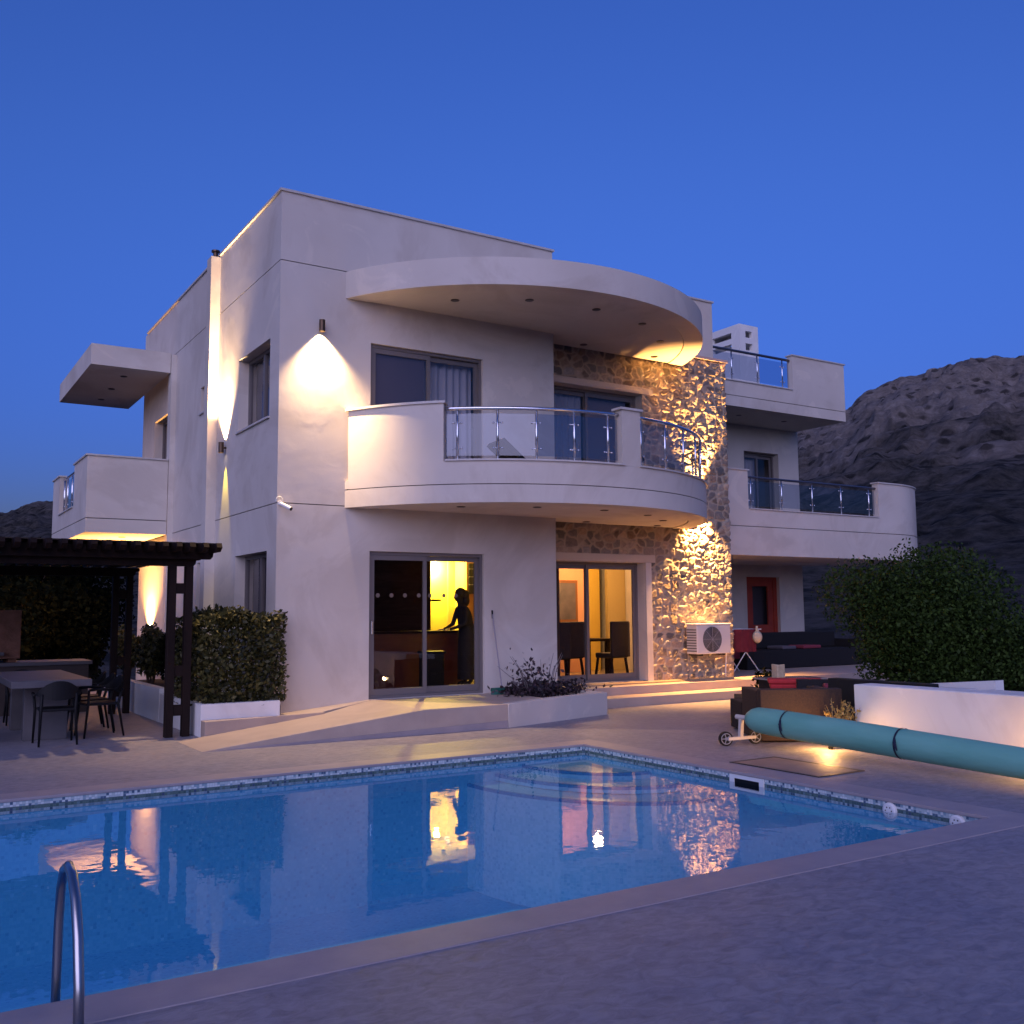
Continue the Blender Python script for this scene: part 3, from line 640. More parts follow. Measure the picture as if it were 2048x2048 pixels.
MB().box(1.505,1.535,.015,.065,1.30,1.50).build('door_handle', STEEL, d1, bevel=.006)
STK = mat('frosted_sticker', (.16,.12,.10), .7)
for x in (1.63,1.86,2.09,2.33,2.55,2.80,3.02):
    MB().tube([(x,.062 if x < 2.45 else .11,1.89),(x,.066 if x < 2.45 else .114,1.89)], .033, 16).build('round_sticker', STK, d1)
d2 = pane_door('sliding_door', 1.46, 3.48, 3.62, 5.80, .03, [(1.51,2.53,0),(2.49,3.43,.045)], 'upstairs sliding door with grey curtain')
MB().box(1.58,2.45,.12,.13,3.7,5.70).build('blind', BLINDM, d2)
curtain(d2, 2.50, 3.40, .26, 3.64, 5.72)
d3 = pane_door('sliding_door', 5.0, 7.36, .33, 2.53, .80, [(5.05,6.22,.045),(6.16,7.31,0)], 'dining room sliding door in the stone wall')
d4 = pane_door('sliding_door', 5.0, 7.40, 3.60, 5.77, .80, [(5.05,6.25,.045),(6.20,7.35,0)], 'upstairs sliding door in the stone wall')
curtain(d4, 5.1, 6.2, 1.0, 3.64, 5.7); MB().box(6.27,7.28,.99,1.0,3.7,5.65).build('blind', mat('grey_blind', (.20,.19,.21), .8), d4)
MB().box(1.44,3.50,-.03,.05,.305,.328).build('threshold', CAPSTONE, villa)
def side_window(y0, y1, z0, z1, lb=None, split=True, curt=False):
    f = MB(); x = .17; f.box(x,x+.06,y0,y1,z1-.06,z1); f.box(x,x+.06,y0,y1,z0,z0+.06); f.box(x,x+.06,y0,y0+.06,z0+.06,z1-.06); f.box(x,x+.06,y1-.06,y1,z0+.06,z1-.06)
    if split: ym = (y0+y1)/2; f.box(x,x+.06,ym-.04,ym+.04,z0+.06,z1-.06)
    o = VB(f, 'window', FRAME)
    if lb: o['label'] = lb
    MB().quad((x+.03,y0+.05,z0+.05),(x+.03,y0+.05,z1-.05),(x+.03,y1-.05,z1-.05),(x+.03,y1-.05,z0+.05)).build('pane', GLASS, o)
    MB().box(x+.14,x+.15,y0,y1,z0,z1).build('blind', BLINDM, o)
    MB().box(-.035,.17,y0-.03,y1+.03,z0-.03,z0-.001).build('sill', CAPSTONE, o)
side_window(.42, 2.0, 4.57, 5.77, 'upper side window in deep plaster reveal'); side_window(3.88, 4.31, 5.29, 5.77, 'small upper side window', False)
side_window(.42, 2.0, 1.35, 2.55, 'lower side window behind the hedge'); side_window(3.88, 4.31, 1.5, 2.55, 'narrow lower side window', False)
side_window(6.75, 8.0, 3.63, 5.75, 'side balcony door under flat canopy')

# ---- left side balcony and flat canopy
m = MB(); m.box(-1.6, -.11, 6.23, 10.30, 6.452, 6.86); lc = VB(m, 'flat_canopy', PLASTER)
spots(lc, [(-.85,7.0),(-.85,8.3),(-.85,9.5)], 6.452)
m = MB(); m.box(-1.6, -.11, 6.23, 10.7, 3.20, 3.462); lb_ = VB(m, 'side_balcony', PLASTER)
m = MB(); m.box(-1.6,-.11,6.23,6.40,3.478,4.67); m.box(-1.6,-1.43,6.40,7.75,3.478,4.67); m.box(-1.6,-1.43,7.75,9.72,3.478,3.81); m.box(-1.6,-1.43,9.72,10.7,3.478,4.67); VB(m, 'balcony_parapet', PLASTER, lb_)
m = MB(); m.box(-1.63,-.11,6.20,6.43,4.67,4.70); m.box(-1.63,-1.40,6.43,7.78,4.67,4.70); m.box(-1.63,-1.40,9.69,10.73,4.67,4.70); m.box(-1.63,-1.40,7.78,9.69,3.81,3.83); VB(m, 'parapet_coping', CAPSTONE, lb_)
m = MB(); m.box(-1.58,-.13,6.25,10.68,3.455,3.485); VB(m, 'joint_groove', GROOVE, lb_)
spots(lb_, [(-.75,7.2),(-.75,8.6)], 3.20)
rail_run(lb_, lambda t: (-1.515, t), [7.95,8.55,9.15,9.6], 3.83, 4.60, 7.77, 9.70, 1)

# ---- right wing: wall, balcony with rounded corner, roof terrace
m = MB(); wall_holes(m, 'x', 4.5, .3, 9.6, 16.1, -.2, 6.45, [(14.0,15.2,.33,2.49),(14.05,15.33,3.62,5.78),(10.6,12.0,3.62,5.78)]); VB(m, 'wing_wall', PLASTER)
m = MB(); m.box(9.6,16.05,2.83,8.9,6.452,6.70); rt = VB(m, 'roof_terrace', PLASTER)
m = MB(); m.box(9.6,16.05,2.83,3.0,6.716,7.06); m.box(14.12,16.05,2.83,3.0,7.06,7.94); m.box(15.88,16.05,3.0,8.9,6.716,7.3)
VB(m, 'terrace_parapet', PLASTER, rt)
m = MB(); m.box(9.62,16.03,2.85,8.88,6.69,6.73); VB(m, 'joint_groove', GROOVE, rt)
m = MB(); m.box(9.6,14.09,2.80,3.03,7.06,7.085); m.box(14.09,16.08,2.80,3.03,7.94,7.97); VB(m, 'parapet_coping', CAPSTONE, rt)
spots(rt, [(11.4,3.6),(13.0,3.6),(14.6,3.6)], 6.452)
rail_run(rt, lambda t: (t, 2.92), [10.5,11.25,12.12,12.98,13.85], 7.085, 7.83, 9.7, 14.1, 1, hand=DARKRAIL, hh=.032)
RBX, RBY, RR = 18.1, 1.3, 2.2
cor = lambda r, n=30: [(RBX-RR+r*math.sin(t), RBY+RR-r*math.cos(t)) for t in np.linspace(0, math.pi/2, n)]
outer = [(9.62,RBY)]+cor(RR)+[(RBX,4.49)]
m = MB(); m.prism(outer+[(9.62,4.49)], 2.795, 3.41); rb = VB(m, 'wing_balcony', PLASTER)
inset = [(9.62,RBY+.02)]+cor(RR-.02)+[(RBX-.02,4.47)]
VB(MB().prism(inset+[(9.62,4.47)], 3.40, 3.44), 'joint_groove', GROOVE, rb)
m = MB(); th = .17
m.box(9.62,10.87,RBY,RBY+th,3.425,4.62); m.box(10.87,15.2,RBY,RBY+th,3.425,3.79)
m.prism([(15.2,RBY)]+cor(RR)+[(RBX,3.52),(RBX-th,3.52)]+cor(RR-th)[::-1]+[(15.2,RBY+th)], 3.425, 4.62)
m.box(RBX-th,RBX,3.52,4.49,3.425,3.95)
VB(m, 'balcony_parapet', PLASTER, rb)
m = MB(); m.box(9.62,10.90,RBY-.03,RBY+th+.03,4.62,4.65); m.box(10.90,15.17,RBY-.03,RBY+th+.03,3.79,3.815)
m.prism([(15.17,RBY-.03)]+cor(RR+.03)+[(RBX+.03,3.55),(RBX-th-.03,3.55)]+cor(RR-th-.03)[::-1]+[(15.17,RBY+th+.03)], 4.62, 4.65)
VB(m, 'parapet_coping', CAPSTONE, rb)
rail_run(rb, lambda t: (t, RBY+.085), [11.03,11.99,12.98,13.96,14.95], 3.815, 4.50, 10.88, 15.19, 1, hand=DARKRAIL)
d5 = pane_door('sliding_door', 14.05, 15.33, 3.62, 5.78, 4.66, [(14.10,14.75,0),(14.70,15.28,.045)], 'wing balcony door with pale curtain')
curtain(d5, 14.1, 14.9, 4.88, 3.64, 5.7)
d6 = pane_door('sliding_door', 10.6, 12.0, 3.62, 5.78, 4.66, [(10.65,11.3,0),(11.25,11.95,.045)], 'wing balcony door beside the stone pier')
MB().box(10.6,12,4.9,4.91,3.62,5.78).build('blind', BLINDM, d6)
REDWOOD = mat('red_stained_wood', (.30,.035,.015), .45, (.38,.05,.02), 4)
rd = MB(); rd.box(14.0,14.13,4.6,4.70,.33,2.49); rd.box(15.07,15.2,4.6,4.70,.33,2.49); rd.box(14.13,15.07,4.6,4.70,2.40,2.49)
rdo = VB(rd, 'patio_door', REDWOOD); rdo['label'] = 'red wooden patio door with upper glass'
lf = MB(); wall_holes(lf, 'x', 4.62, .05, 14.13, 15.07, .34, 2.40, [(14.32,14.88,1.25,2.25)]); lf.build('door_leaf', REDWOOD, rdo)
MB().quad((14.32,4.645,1.25),(14.88,4.645,1.25),(14.88,4.645,2.25),(14.32,4.645,2.25)).build('pane', GLASS, rdo)
MB().box(14.0,15.2,4.9,4.92,.33,2.49).build('dark_interior', BLINDM, rdo)
# patio terrace and its two steps
m = MB(); m.prism([(4.6,.02),(16.4,.02),(16.4,4.5),(4.6,4.5)], -.01, .30); tr = VB(m, 'patio_terrace', RAMPST, bevel=.006)
VB(MB().box(5.02,12.0,-.48,.018,-.01,.155), 'terrace_step', RAMPST, tr, bevel=.006)

# ---- chimney on the roof
ch = MB(); X0c, X1c, Y0c, Y1c = 15.56, 16.31, 6.0, 7.35
wall_holes(ch, 'x', Y0c, .12, X0c, X1c, 6.7, 9.74, [(15.80,16.07,9.43,9.62),(15.80,16.07,9.06,9.26)])
wall_holes(ch, 'x', Y1c-.12, .12, X0c, X1c, 6.7, 9.74, [])
wall_holes(ch, 'y', X0c, .12, Y0c+.12, Y1c-.12, 6.7, 9.74, [(6.32,7.1,9.43,9.60),(6.32,7.1,9.12,9.27)])
wall_holes(ch, 'y', X1c-.12, .12, Y0c+.12, Y1c-.12, 6.7, 9.74, [(6.32,7.1,9.43,9.60)])
cho = VB(ch, 'chimney', WHITEWASH); MB().box(X0c+.001,X1c-.001,Y0c+.001,Y1c-.001,9.741,9.80).build('chimney_cap', WHITEWASH, cho)
VB(MB().prism([(13.4,5.0),(15.5,5.0),(15.5,5.2),(13.4,5.2)], 6.7, [7.2,7.75,7.75,7.2]), 'stair_parapet', WHITEWASH)

# ---- ramp and landing in front of the kitchen door
m = MB()
m.prism([(-1.5,-1.86),(1.45,-1.86),(1.45,-.02),(.60,-.36),(-1.14,-.66),(-1.5,-.72)], -.02, [.004,.325,.325,.20,.04,.004])
m.prism([(1.45,-1.86),(2.75,-1.86),(3.75,-1.55),(3.75,-.005),(1.45,-.005)], -.02, .325)
rmp = m.build('entrance_ramp', RAMPST, bevel=.004); tag(rmp, 'long pale stone ramp rising to the kitchen door landing', 'ramp')
sk_ = MB(); sk_.prism([(-1.5,-1.875),(2.75,-1.875),(2.75,-1.862),(-1.5,-1.862)], .0, [.004,.10,.10,.004]); 
sk_.build('skirting', COPING, rmp)
m = MB(); m.prism([(2.76,-1.88),(3.76,-1.60),(5.0,-1.24),(5.0,-1.06),(3.76,-1.42),(2.76,-1.70)], -.01, [.33,.345,.345,.345,.345,.33]); m.prism([(4.82,-1.05),(5.0,-1.05),(5.0,-.02),(4.82,-.02)], -.01, .345)
m.prism([(3.76,-1.41),(4.81,-1.11),(4.81,-.02),(3.76,-.02)], -.01, .20)
pb = m.build('flower_bed_wall', PLASTER, bevel=.006); tag(pb, 'low white angled bed wall at the ramp end', 'planter wall')
m = MB(); m.prism([(-1.14,-.655),(.62,-.375),(.62,-.17),(-1.14,-.45)], -.01, .225)
cb = m.build('ramp_kerb', RAMPST, bevel=.006); tag(cb, 'low stone kerb between the ramp and the hedge planter', 'kerb')
m = MB(); m.prism([(.63,-.26),(1.46,-.09),(1.46,-.004),(.02,-.004),(.02,-.24)], -.01, [.22,.33,.33,.20,.20]); tag(m.build('wall_plinth', RAMPST), 'sloping stone plinth at the foot of the front corner', 'plinth')

# ---- planters and hedges on the left
SOIL = mat('planter_soil', (.04,.03,.022), .95, bump=.5, bscale=40)
pl = thing('hedge_planter', (-.6,.3,0), 'white masonry planter at the villa corner holding the clipped hedge', 'planter')
m = MB(); m.box(-1.14,-.06,-.44,-.30,.0,.43); m.box(-1.14,-1.0,-.30,1.9,.0,.43); m.build('planter_wall', WHITEWASH, pl, bevel=.006); MB().box(-1.0,-.005,-.30,1.9,.0,.36).build('soil', SOIL, pl)
pl2 = thing('long_planter', (-.6,3.3,0), 'long white masonry planter running along the villa side', 'planter')
m = MB(); m.box(-1.14,-1.0,1.92,6.0,.0,.50); m.build('planter_wall', WHITEWASH, pl2); MB().box(-1.0,-.18,1.92,6.0,.0,.40).build('soil', SOIL, pl2)
hd = thing('clipped_hedge', (-.55,.3,.4), 'square clipped green hedge in the corner planter', 'hedge')
n = 9000; P = rng.uniform((-1.08,-.34,.40), (.06,1.3,1.62), (n,3)); ax = rng.integers(0,3,n)
P[:3500,1] = -.30+.09*rng.normal(size=3500)*.5; P[3500:5200,0] = -1.05+.05*rng.normal(size=1700); P[5200:7200,2] = 1.58+.045*rng.normal(size=2000)
P[:,2] += .05*np.sin(P[:,0]*7); keep = ~((P[:,0] > -.02) & (P[:,1] > -.03)); P = P[keep]
leaves_mesh('foliage', P, .042, LEAF_HEDGE, hd)
st = MB()
for i in range(9): st.tube([(-.95+.11*i,.2+.3*random.random(),.36),(-.95+.11*i+random.uniform(-.08,.08),.2,1.4)], [.014,.005], 6)
st.build('stem', BARK, hd)
def bush(name, c, r, n, size, m, label, cat, lobes=7, group=None, stems=5):
    t = thing(name, (c[0],c[1],c[2]-r[2]), label, cat, group); L = []
    for i in range(lobes):
        d = rng.normal(size=3); d /= np.linalg.norm(d); k = rng.uniform(.25,.55)
        L.append(((c[0]+d[0]*r[0]*k, c[1]+d[1]*r[1]*k, c[2]+d[2]*r[2]*k*.8), tuple(np.array(r)*rng.uniform(.42,.62))))
    leaves_mesh('foliage', lobes_points(L, n, .7), size, m, t)
    s = MB()
    for i in range(stems):
        a = 6.28*i/stems; s.tube([(c[0]+.04*math.cos(a),c[1]+.04*math.sin(a),c[2]-r[2]),(c[0]+r[0]*.3*math.cos(a),c[1]+r[1]*.3*math.sin(a),c[2])], [.02,.006], 6)
    s.build('stem', BARK, t); return t
bush('shrub', (-.62,3.0,.95), (.45,.8,.62), 3500, .05, LEAF_DARK, 'loose dark shrub in the long planter nearest the hedge', 'shrub', group='shrubs in the long planter')
bush('shrub', (-.66,4.7,.95), (.42,.8,.60), 3500, .05, LEAF_HEDGE, 'second shrub in the long planter in front of the lit wall', 'shrub', group='shrubs in the long planter')
bush('shrub', (-.75,6.3,1.0), (.4,.7,.65), 3000, .05, LEAF_HEDGE, 'farthest shrub in the long planter by the lit wall', 'shrub', group='shrubs in the long planter')

# background dark trees on the left
def tree(name, base, h, rad, label, n=9000, size=.11, m=LEAF_DARK, trunk=.16, group=None, crownz=.55, lobes=10, spread=(1,1)):
    t = thing(name, base, label, 'tree', group); bx, by, bz = base
    tk = MB(); tk.tube([(bx,by,bz),(bx+.05,by,bz+h*.3),(bx+.1,by+.05,bz+h*.55)], [trunk,trunk*.75,trunk*.45], 10)
    L = []
    for i in range(lobes):
        a = 6.283*i/lobes+random.uniform(-.3,.3); q = random.uniform(.25,.72); zz = bz+h*(crownz+random.uniform(-.22,.24))
        c = (bx+rad*spread[0]*q*math.cos(a), by+rad*spread[1]*q*math.sin(a), zz); rr = rad*random.uniform(.32,.48)
        L.append((c, (rr*1.1, rr*1.1, rr*.9))); tk.tube([(bx+.05,by,bz+h*.28),((bx+c[0])/2,(by+c[1])/2,(bz+h*.35+zz)/2),c], [trunk*.4,trunk*.25,trunk*.08], 6)
    L.append(((bx,by,bz+h*(crownz+.02)), (rad*.88,rad*.88,h*.36)))
    tk.build('trunk', BARK, t, smooth=True); leaves_mesh('crown', lobes_points(L, n, .8), size, m, t); return t
g_ = 'dark trees behind the pergola'
for i, (b_, h_, rd_, lb2) in enumerate([((-3.6,12.5,-.3),4.0,2.0,'dark tree behind the stone barbecue hood'),((-1.9,13.5,-.3),4.1,1.8,'dark tree just left of the side balcony'),((-.6,15,-.3),4.0,1.9,'dark tree seen under the side balcony beyond the villa'),((-5.4,11.5,-.3),3.9,2.0,'dark tree at the far left edge'),((-2.8,10.2,-.3),3.0,1.4,'lower dark tree nearest the pergola back'),((-4.6,17,-.3),4.8,2.4,'taller dark tree farthest back on the left'),((-1.2,11.6,-.3),2.9,1.3,'small dark tree beside the lit wall')]):
    tree('garden_tree', b_, h_, rd_, lb2, n=9000, size=.08, group=g_, crownz=.55)
hb = MB(); 
P = rng.uniform((-8.5,11.0,0),(-.3,11.9,2.1),(12000,3)); hl = thing('boundary_hedge', (-4,11.4,0), 'long dark boundary hedge behind the pergola table', 'hedge')
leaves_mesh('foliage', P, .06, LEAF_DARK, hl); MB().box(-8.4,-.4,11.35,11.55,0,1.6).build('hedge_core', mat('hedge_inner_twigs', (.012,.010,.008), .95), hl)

# foreground right tree
tree('round_tree', (9.42,-4.05,-.5), 3.35, 1.48, 'dense rounded dark green tree behind the low white wall', n=60000, size=.036, m=LEAF_TREE, trunk=.15, crownz=.56, lobes=18, spread=(1.0,1.0))
tree('round_tree', (10.75,-5.3,-.5), 2.15, 1.35, 'lower dark green tree right of the round one, cut by the frame', n=30000, size=.036, m=LEAF_TREE, trunk=.12, crownz=.56, lobes=12)

# ------------------------------------------------------------------ lamps
def spot(name, loc, d, energy, size, blend, col, r=.03, parent=None):
    l = bpy.data.lights.new(name, 'SPOT'); o = bpy.data.objects.new(name, l); COL.objects.link(o); l.energy = energy; l.spot_size = R(size); l.spot_blend = blend; l.color = col; l.shadow_soft_size = r
    o.location = loc; o.rotation_euler = Vector(d).to_track_quat('-Z', 'Y').to_euler()
    if parent: o.parent = parent; o.location = Vector(loc)-wloc(parent)
    return o
WARM = (1.0, .66, .34); WARM2 = (1.0, .48, .14)
def cyl_lamp(loc, wallpt, label, up, down, group='cylinder wall lamps'):
    t = thing('wall_lamp', loc, label, 'wall lamp', group); x, y, z = loc
    b_ = MB(); n = 20; b_.tube([(x,y,z-.09),(x,y,z+.09)], .045, n, cap=False); b_.tube([(x,y,z-.05),(x,y,z+.05)], .040, n); b_.build('lamp_body', BRONZE, t, smooth=False)
    MB().tube([(x,y,z),wallpt], .018, 8).build('bracket', BRONZE, t)
    if up: MB().tube([(x,y,z+.055),(x,y,z+.06)], .034, 16).build('bulb', BULB, t)
    if down: MB().tube([(x,y,z-.06),(x,y,z-.055)], .034, 16).build('bulb', BULB, t)
    return t
# front corner lamp shining down
L2 = cyl_lamp((.63,-.075,5.93), (.63,.0,5.93), 'bronze lamp high on the front corner wall shining down', False, True)
spot('lamp_light', (.63,-.072,5.85), (.02,-.05,-1), 700, 100, 1.0, WARM, .03, L2)
# left side lamp, up and down
L1 = cyl_lamp((-.085,2.62,4.41), (.0,2.62,4.41), 'bronze lamp on the left side wall shining up and down', True, True)
spot('lamp_light', (-.080,2.64,4.49), (-.01,.09,1), 1300, 90, 1.0, WARM, .02, L1)
spot('lamp_light', (-.10,2.62,4.33), (.07,0,-1), 80, 34, .6, (1,.72,.05), .02, L1)
# stone pier lamp behind the balcony
L3 = cyl_lamp((8.72,.42,3.78), (8.72,.56,3.78), 'lamp on the stone pier beside the round balcony', True, True)
spot('lamp_light', (8.72,.42,3.88), (-.03,.02,1), 1300, 76, .7, WARM2, .02, L3)
spot('lamp_light', (8.72,.42,3.68), (.02,.05,-1), 1900, 96, 1.0, WARM2, .02, L3)
# under the left balcony
L4 = cyl_lamp((-.13,7.9,1.15), (.0,7.9,1.15), 'lamp low on the side wall lighting the balcony underside', True, False)
spot('lamp_light', (-.13,7.9,1.26), (-.02,.0,1), 800, 120, 1.0, WARM2, .02, L4)
# garden lights by the low white wall
def bollard(loc, label, energy, h=.16):
    t = thing('garden_light', loc, label, 'garden light', 'low garden lights by the white wall'); x, y, z = loc
    MB().tube([(x,y,z),(x,y,z+h)], .03, 12).build('post', BLACKP, t); MB().tube([(x,y,z+h),(x,y,z+h+.05)], .035, 12).build('bulb', BULB, t); MB().tube([(x,y,z+h+.052),(x,y,z+h+.065)], .06, 12).build('cap', BLACKP, t)
    l = bpy.data.lights.new('lamp_light', 'POINT'); o = bpy.data.objects.new('lamp_light', l); COL.objects.link(o); l.energy = energy; l.color = WARM2; l.shadow_soft_size = .04; o.parent = t; o.location = (-.05, 0, h+.02)
    return t
bollard((4.62,-5.95,0), 'small garden light hidden in the dry plants at the wall end', 19, .19)
bollard((4.84,-8.62,0), 'small garden light against the white wall behind the cover roller', 26)

# ------------------------------------------------------------------ interiors
YEL = mat('yellow_painted_wall', (.75,.62,.16), .8); PEACH = mat('peach_painted_wall', (.62,.30,.17), .85); TAN = mat('tan_wall', (.52,.38,.16), .85)
kit = MB(); kit.box(4.0,5.32,4.26,4.36,.33,2.74); VB(kit, 'kitchen_wall', YEL)
VB(MB().box(5.26,5.9,3.7,3.8,.33,2.74), 'kitchen_side_wall', mat('ochre_wall', (.6,.32,.12), .8))
VB(MB().box(5.27,5.32,3.8,4.25,.33,2.74), 'kitchen_pillar', YEL)
iw = VB(MB().box(5.30,5.50,3.67,3.69,2.0,2.62), 'inner_window', mat('dusk_blue_window', (.03,.035,.07), .3))
ib = MB(); [ib.box(5.30,5.50,3.655,3.668,z,z+.012) for z in (2.18,2.34,2.5)]; ib.build('window_bars', CURT, iw)
VB(MB().box(3.3,5.9,2.6,4.15,2.745,2.80), 'kitchen_ceiling', mat('warm_ceiling', (.7,.6,.4), .8))
VB(MB().box(1.35,4.23,3.3,4.25,.33,3.1), 'tall_cabinet', INT_DARK)
VB(MB().box(4.25,5.2,3.45,4.1,.33,1.25), 'low_cabinet', INT_DARK)
VB(MB().box(4.24,4.62,3.6,3.85,1.85,1.89), 'wall_shelf', INT_DARK)
VB(MB().box(5.52,5.60,.9,3.69,.33,3.14), 'partition_wall', mat('dark_inner_wall', (.08,.05,.04), .9))
ctr = MB(); ctr.box(2.35,4.12,1.85,2.45,.33,1.26); co_ = VB(ctr, 'kitchen_counter', mat('red_brown_counter', (.09,.018,.010), .4, (.12,.025,.012), 5)); MB().box(2.32,4.15,1.82,2.48,1.262,1.30).build('worktop', INT_DARK, co_)
def plight(name, loc, e, col, r=.1):
    l = bpy.data.lights.new(name, 'POINT'); o = bpy.data.objects.new(name, l); COL.objects.link(o); l.energy = e; l.color = col; l.shadow_soft_size = r; o.location = loc; return o
kl = thing('kitchen_lamp', (4.95,4.0,2.62), 'small lit kitchen lamp under the ceiling by the yellow wall', 'ceiling lamp')
MB().tube([(4.95,3.95,2.743),(4.95,3.95,2.70)], .07, 16).build('lamp_body', BRASSW, kl); MB().tube([(4.95,3.95,2.698),(4.95,3.95,2.69)], .055, 16).build('bulb', BULB, kl)
o = plight('lamp_light', (4.75,4.05,2.55), 190, (1,.72,.10), .06); o.parent = kl; o.location -= kl.location
# dining room
VB(MB().box(6.3,8.25,3.6,3.7,.33,3.14), 'dining_wall', PEACH)
VB(MB().box(8.42,8.80,3.9,4.0,.33,3.14), 'passage_wall', mat('passage_yellow', (.72,.48,.08), .8)); VB(MB().box(8.80,9.29,3.6,3.7,.33,3.14), 'passage_panel', TAN); VB(MB().box(5.11,6.3,4.2,4.3,.33,3.14), 'dining_far_wall', TAN)
pic = thing('framed_picture', (7.6,3.59,1.85), 'dark framed picture on the peach dining room wall', 'picture')
MB().box(7.38,7.95,3.565,3.595,1.40,2.30).build('frame', mat('wooden_picture_frame', (.20,.07,.02), .5), pic, bevel=.006); MB().box(7.44,7.89,3.560,3.564,1.46,2.24).build('canvas', mat('dark_canvas', (.07,.06,.075), .5, (.14,.11,.12), 3), pic)
dl = thing('dining_lamp', (7.6,2.5,2.9), 'lit ceiling lamp in the dining room behind the glass', 'ceiling lamp')
MB().tube([(7.6,2.5,3.13),(7.6,2.5,2.98)], .02, 8).build('stem', BRASSW, dl); MB().ball((7.6,2.5,2.9), .10, 16, 10).build('shade', BULB, dl, smooth=True)
o = plight('lamp_light', (7.6,2.5,2.74), 85, (1,.58,.22), .1); o.parent = dl; o.location -= dl.location
UPH = mat('dark_brown_upholstery', (.030,.020,.018), .7)
def dining_chair():
    t = thing('dining_chair', (0,0,0), 'x', 'chair', 'high backed chairs round the dining table')
    MB().box(-.23,.23,-.22,.22,.40,.50).build('seat', UPH, t, bevel=.02)
    MB().prism([(-.245,-.27),(.245,-.27),(.245,-.20),(-.245,-.20)], .42, 1.10).build('backrest', UPH, t, bevel=.02)
    for sx in (-1,1):
        for sy in (-1,1): MB().beam((sx*.19,sy*.18,.40),(sx*.21,sy*.24,0),.04,.04).build('leg', DARKWOOD, t)
    return t
c0 = dining_chair()
for i, (x, y, rz, lb2) in enumerate([(7.20,1.45,.12,'high backed chair behind the right pane of the dining door'),(5.85,1.5,-.1,'high backed chair behind the left pane nearest the kitchen side'),(6.38,1.78,.05,'middle high backed chair nearest the dining door frame'),(6.6,3.05,3.14,'high backed chair on the far side of the dining table')]):
    cc = c0 if i == 0 else copy_tree(c0); cc.location = (x, y, .33); cc.rotation_euler = (0,0,rz); cc['label'] = lb2
dt = thing('dining_table', (6.8,2.4,.33), 'dark dining table between the high backed chairs', 'table')
MB().box(5.9,7.7,2.0,2.85,1.03,1.08).build('tabletop', DARKWOOD, dt, bevel=.006)
for sx in (6.0,7.6):
    for sy in (2.1,2.75): MB().box(sx-.04,sx+.04,sy-.04,sy+.04,.33,1.03).build('leg', DARKWOOD, dt)
bn = thing('waste_bin', (3.15,1.2,.33), 'black bin standing inside the kitchen door', 'bin')
MB().prism([(2.98,1.05),(3.32,1.05),(3.32,1.35),(2.98,1.35)], .33, .93).build('body', BLACKP, bn, bevel=.02); MB().box(2.96,3.34,1.03,1.37,.932,.975).build('lid', BLACKP, bn, bevel=.012)

# ------------------------------------------------------------------ person in the kitchen
def skin(name, verts, edges, radii, m, parent, root=0, levels=2):
    me = bpy.data.meshes.new(name); off = wloc(parent) if parent else Vector((0,0,0)); me.from_pydata([Vector(v)-off for v in verts], edges, []); o = bpy.data.objects.new(name, me); COL.objects.link(o)
    sk = o.modifiers.new('skin', 'SKIN'); 
    for i, r in enumerate(radii): me.skin_vertices[0].data[i].radius = (r if isinstance(r, tuple) else (r, r))
    me.skin_vertices[0].data[root].use_root = True
    sb = o.modifiers.new('sub', 'SUBSURF'); sb.levels = levels; sb.render_levels = levels
    dg = bpy.context.evaluated_depsgraph_get(); ev = o.evaluated_get(dg); nm = bpy.data.meshes.new_from_object(ev); o.modifiers.clear(); o.data = nm
    nm.materials.clear(); nm.materials.append(m); nm.shade_smooth(); o.parent = parent; return o
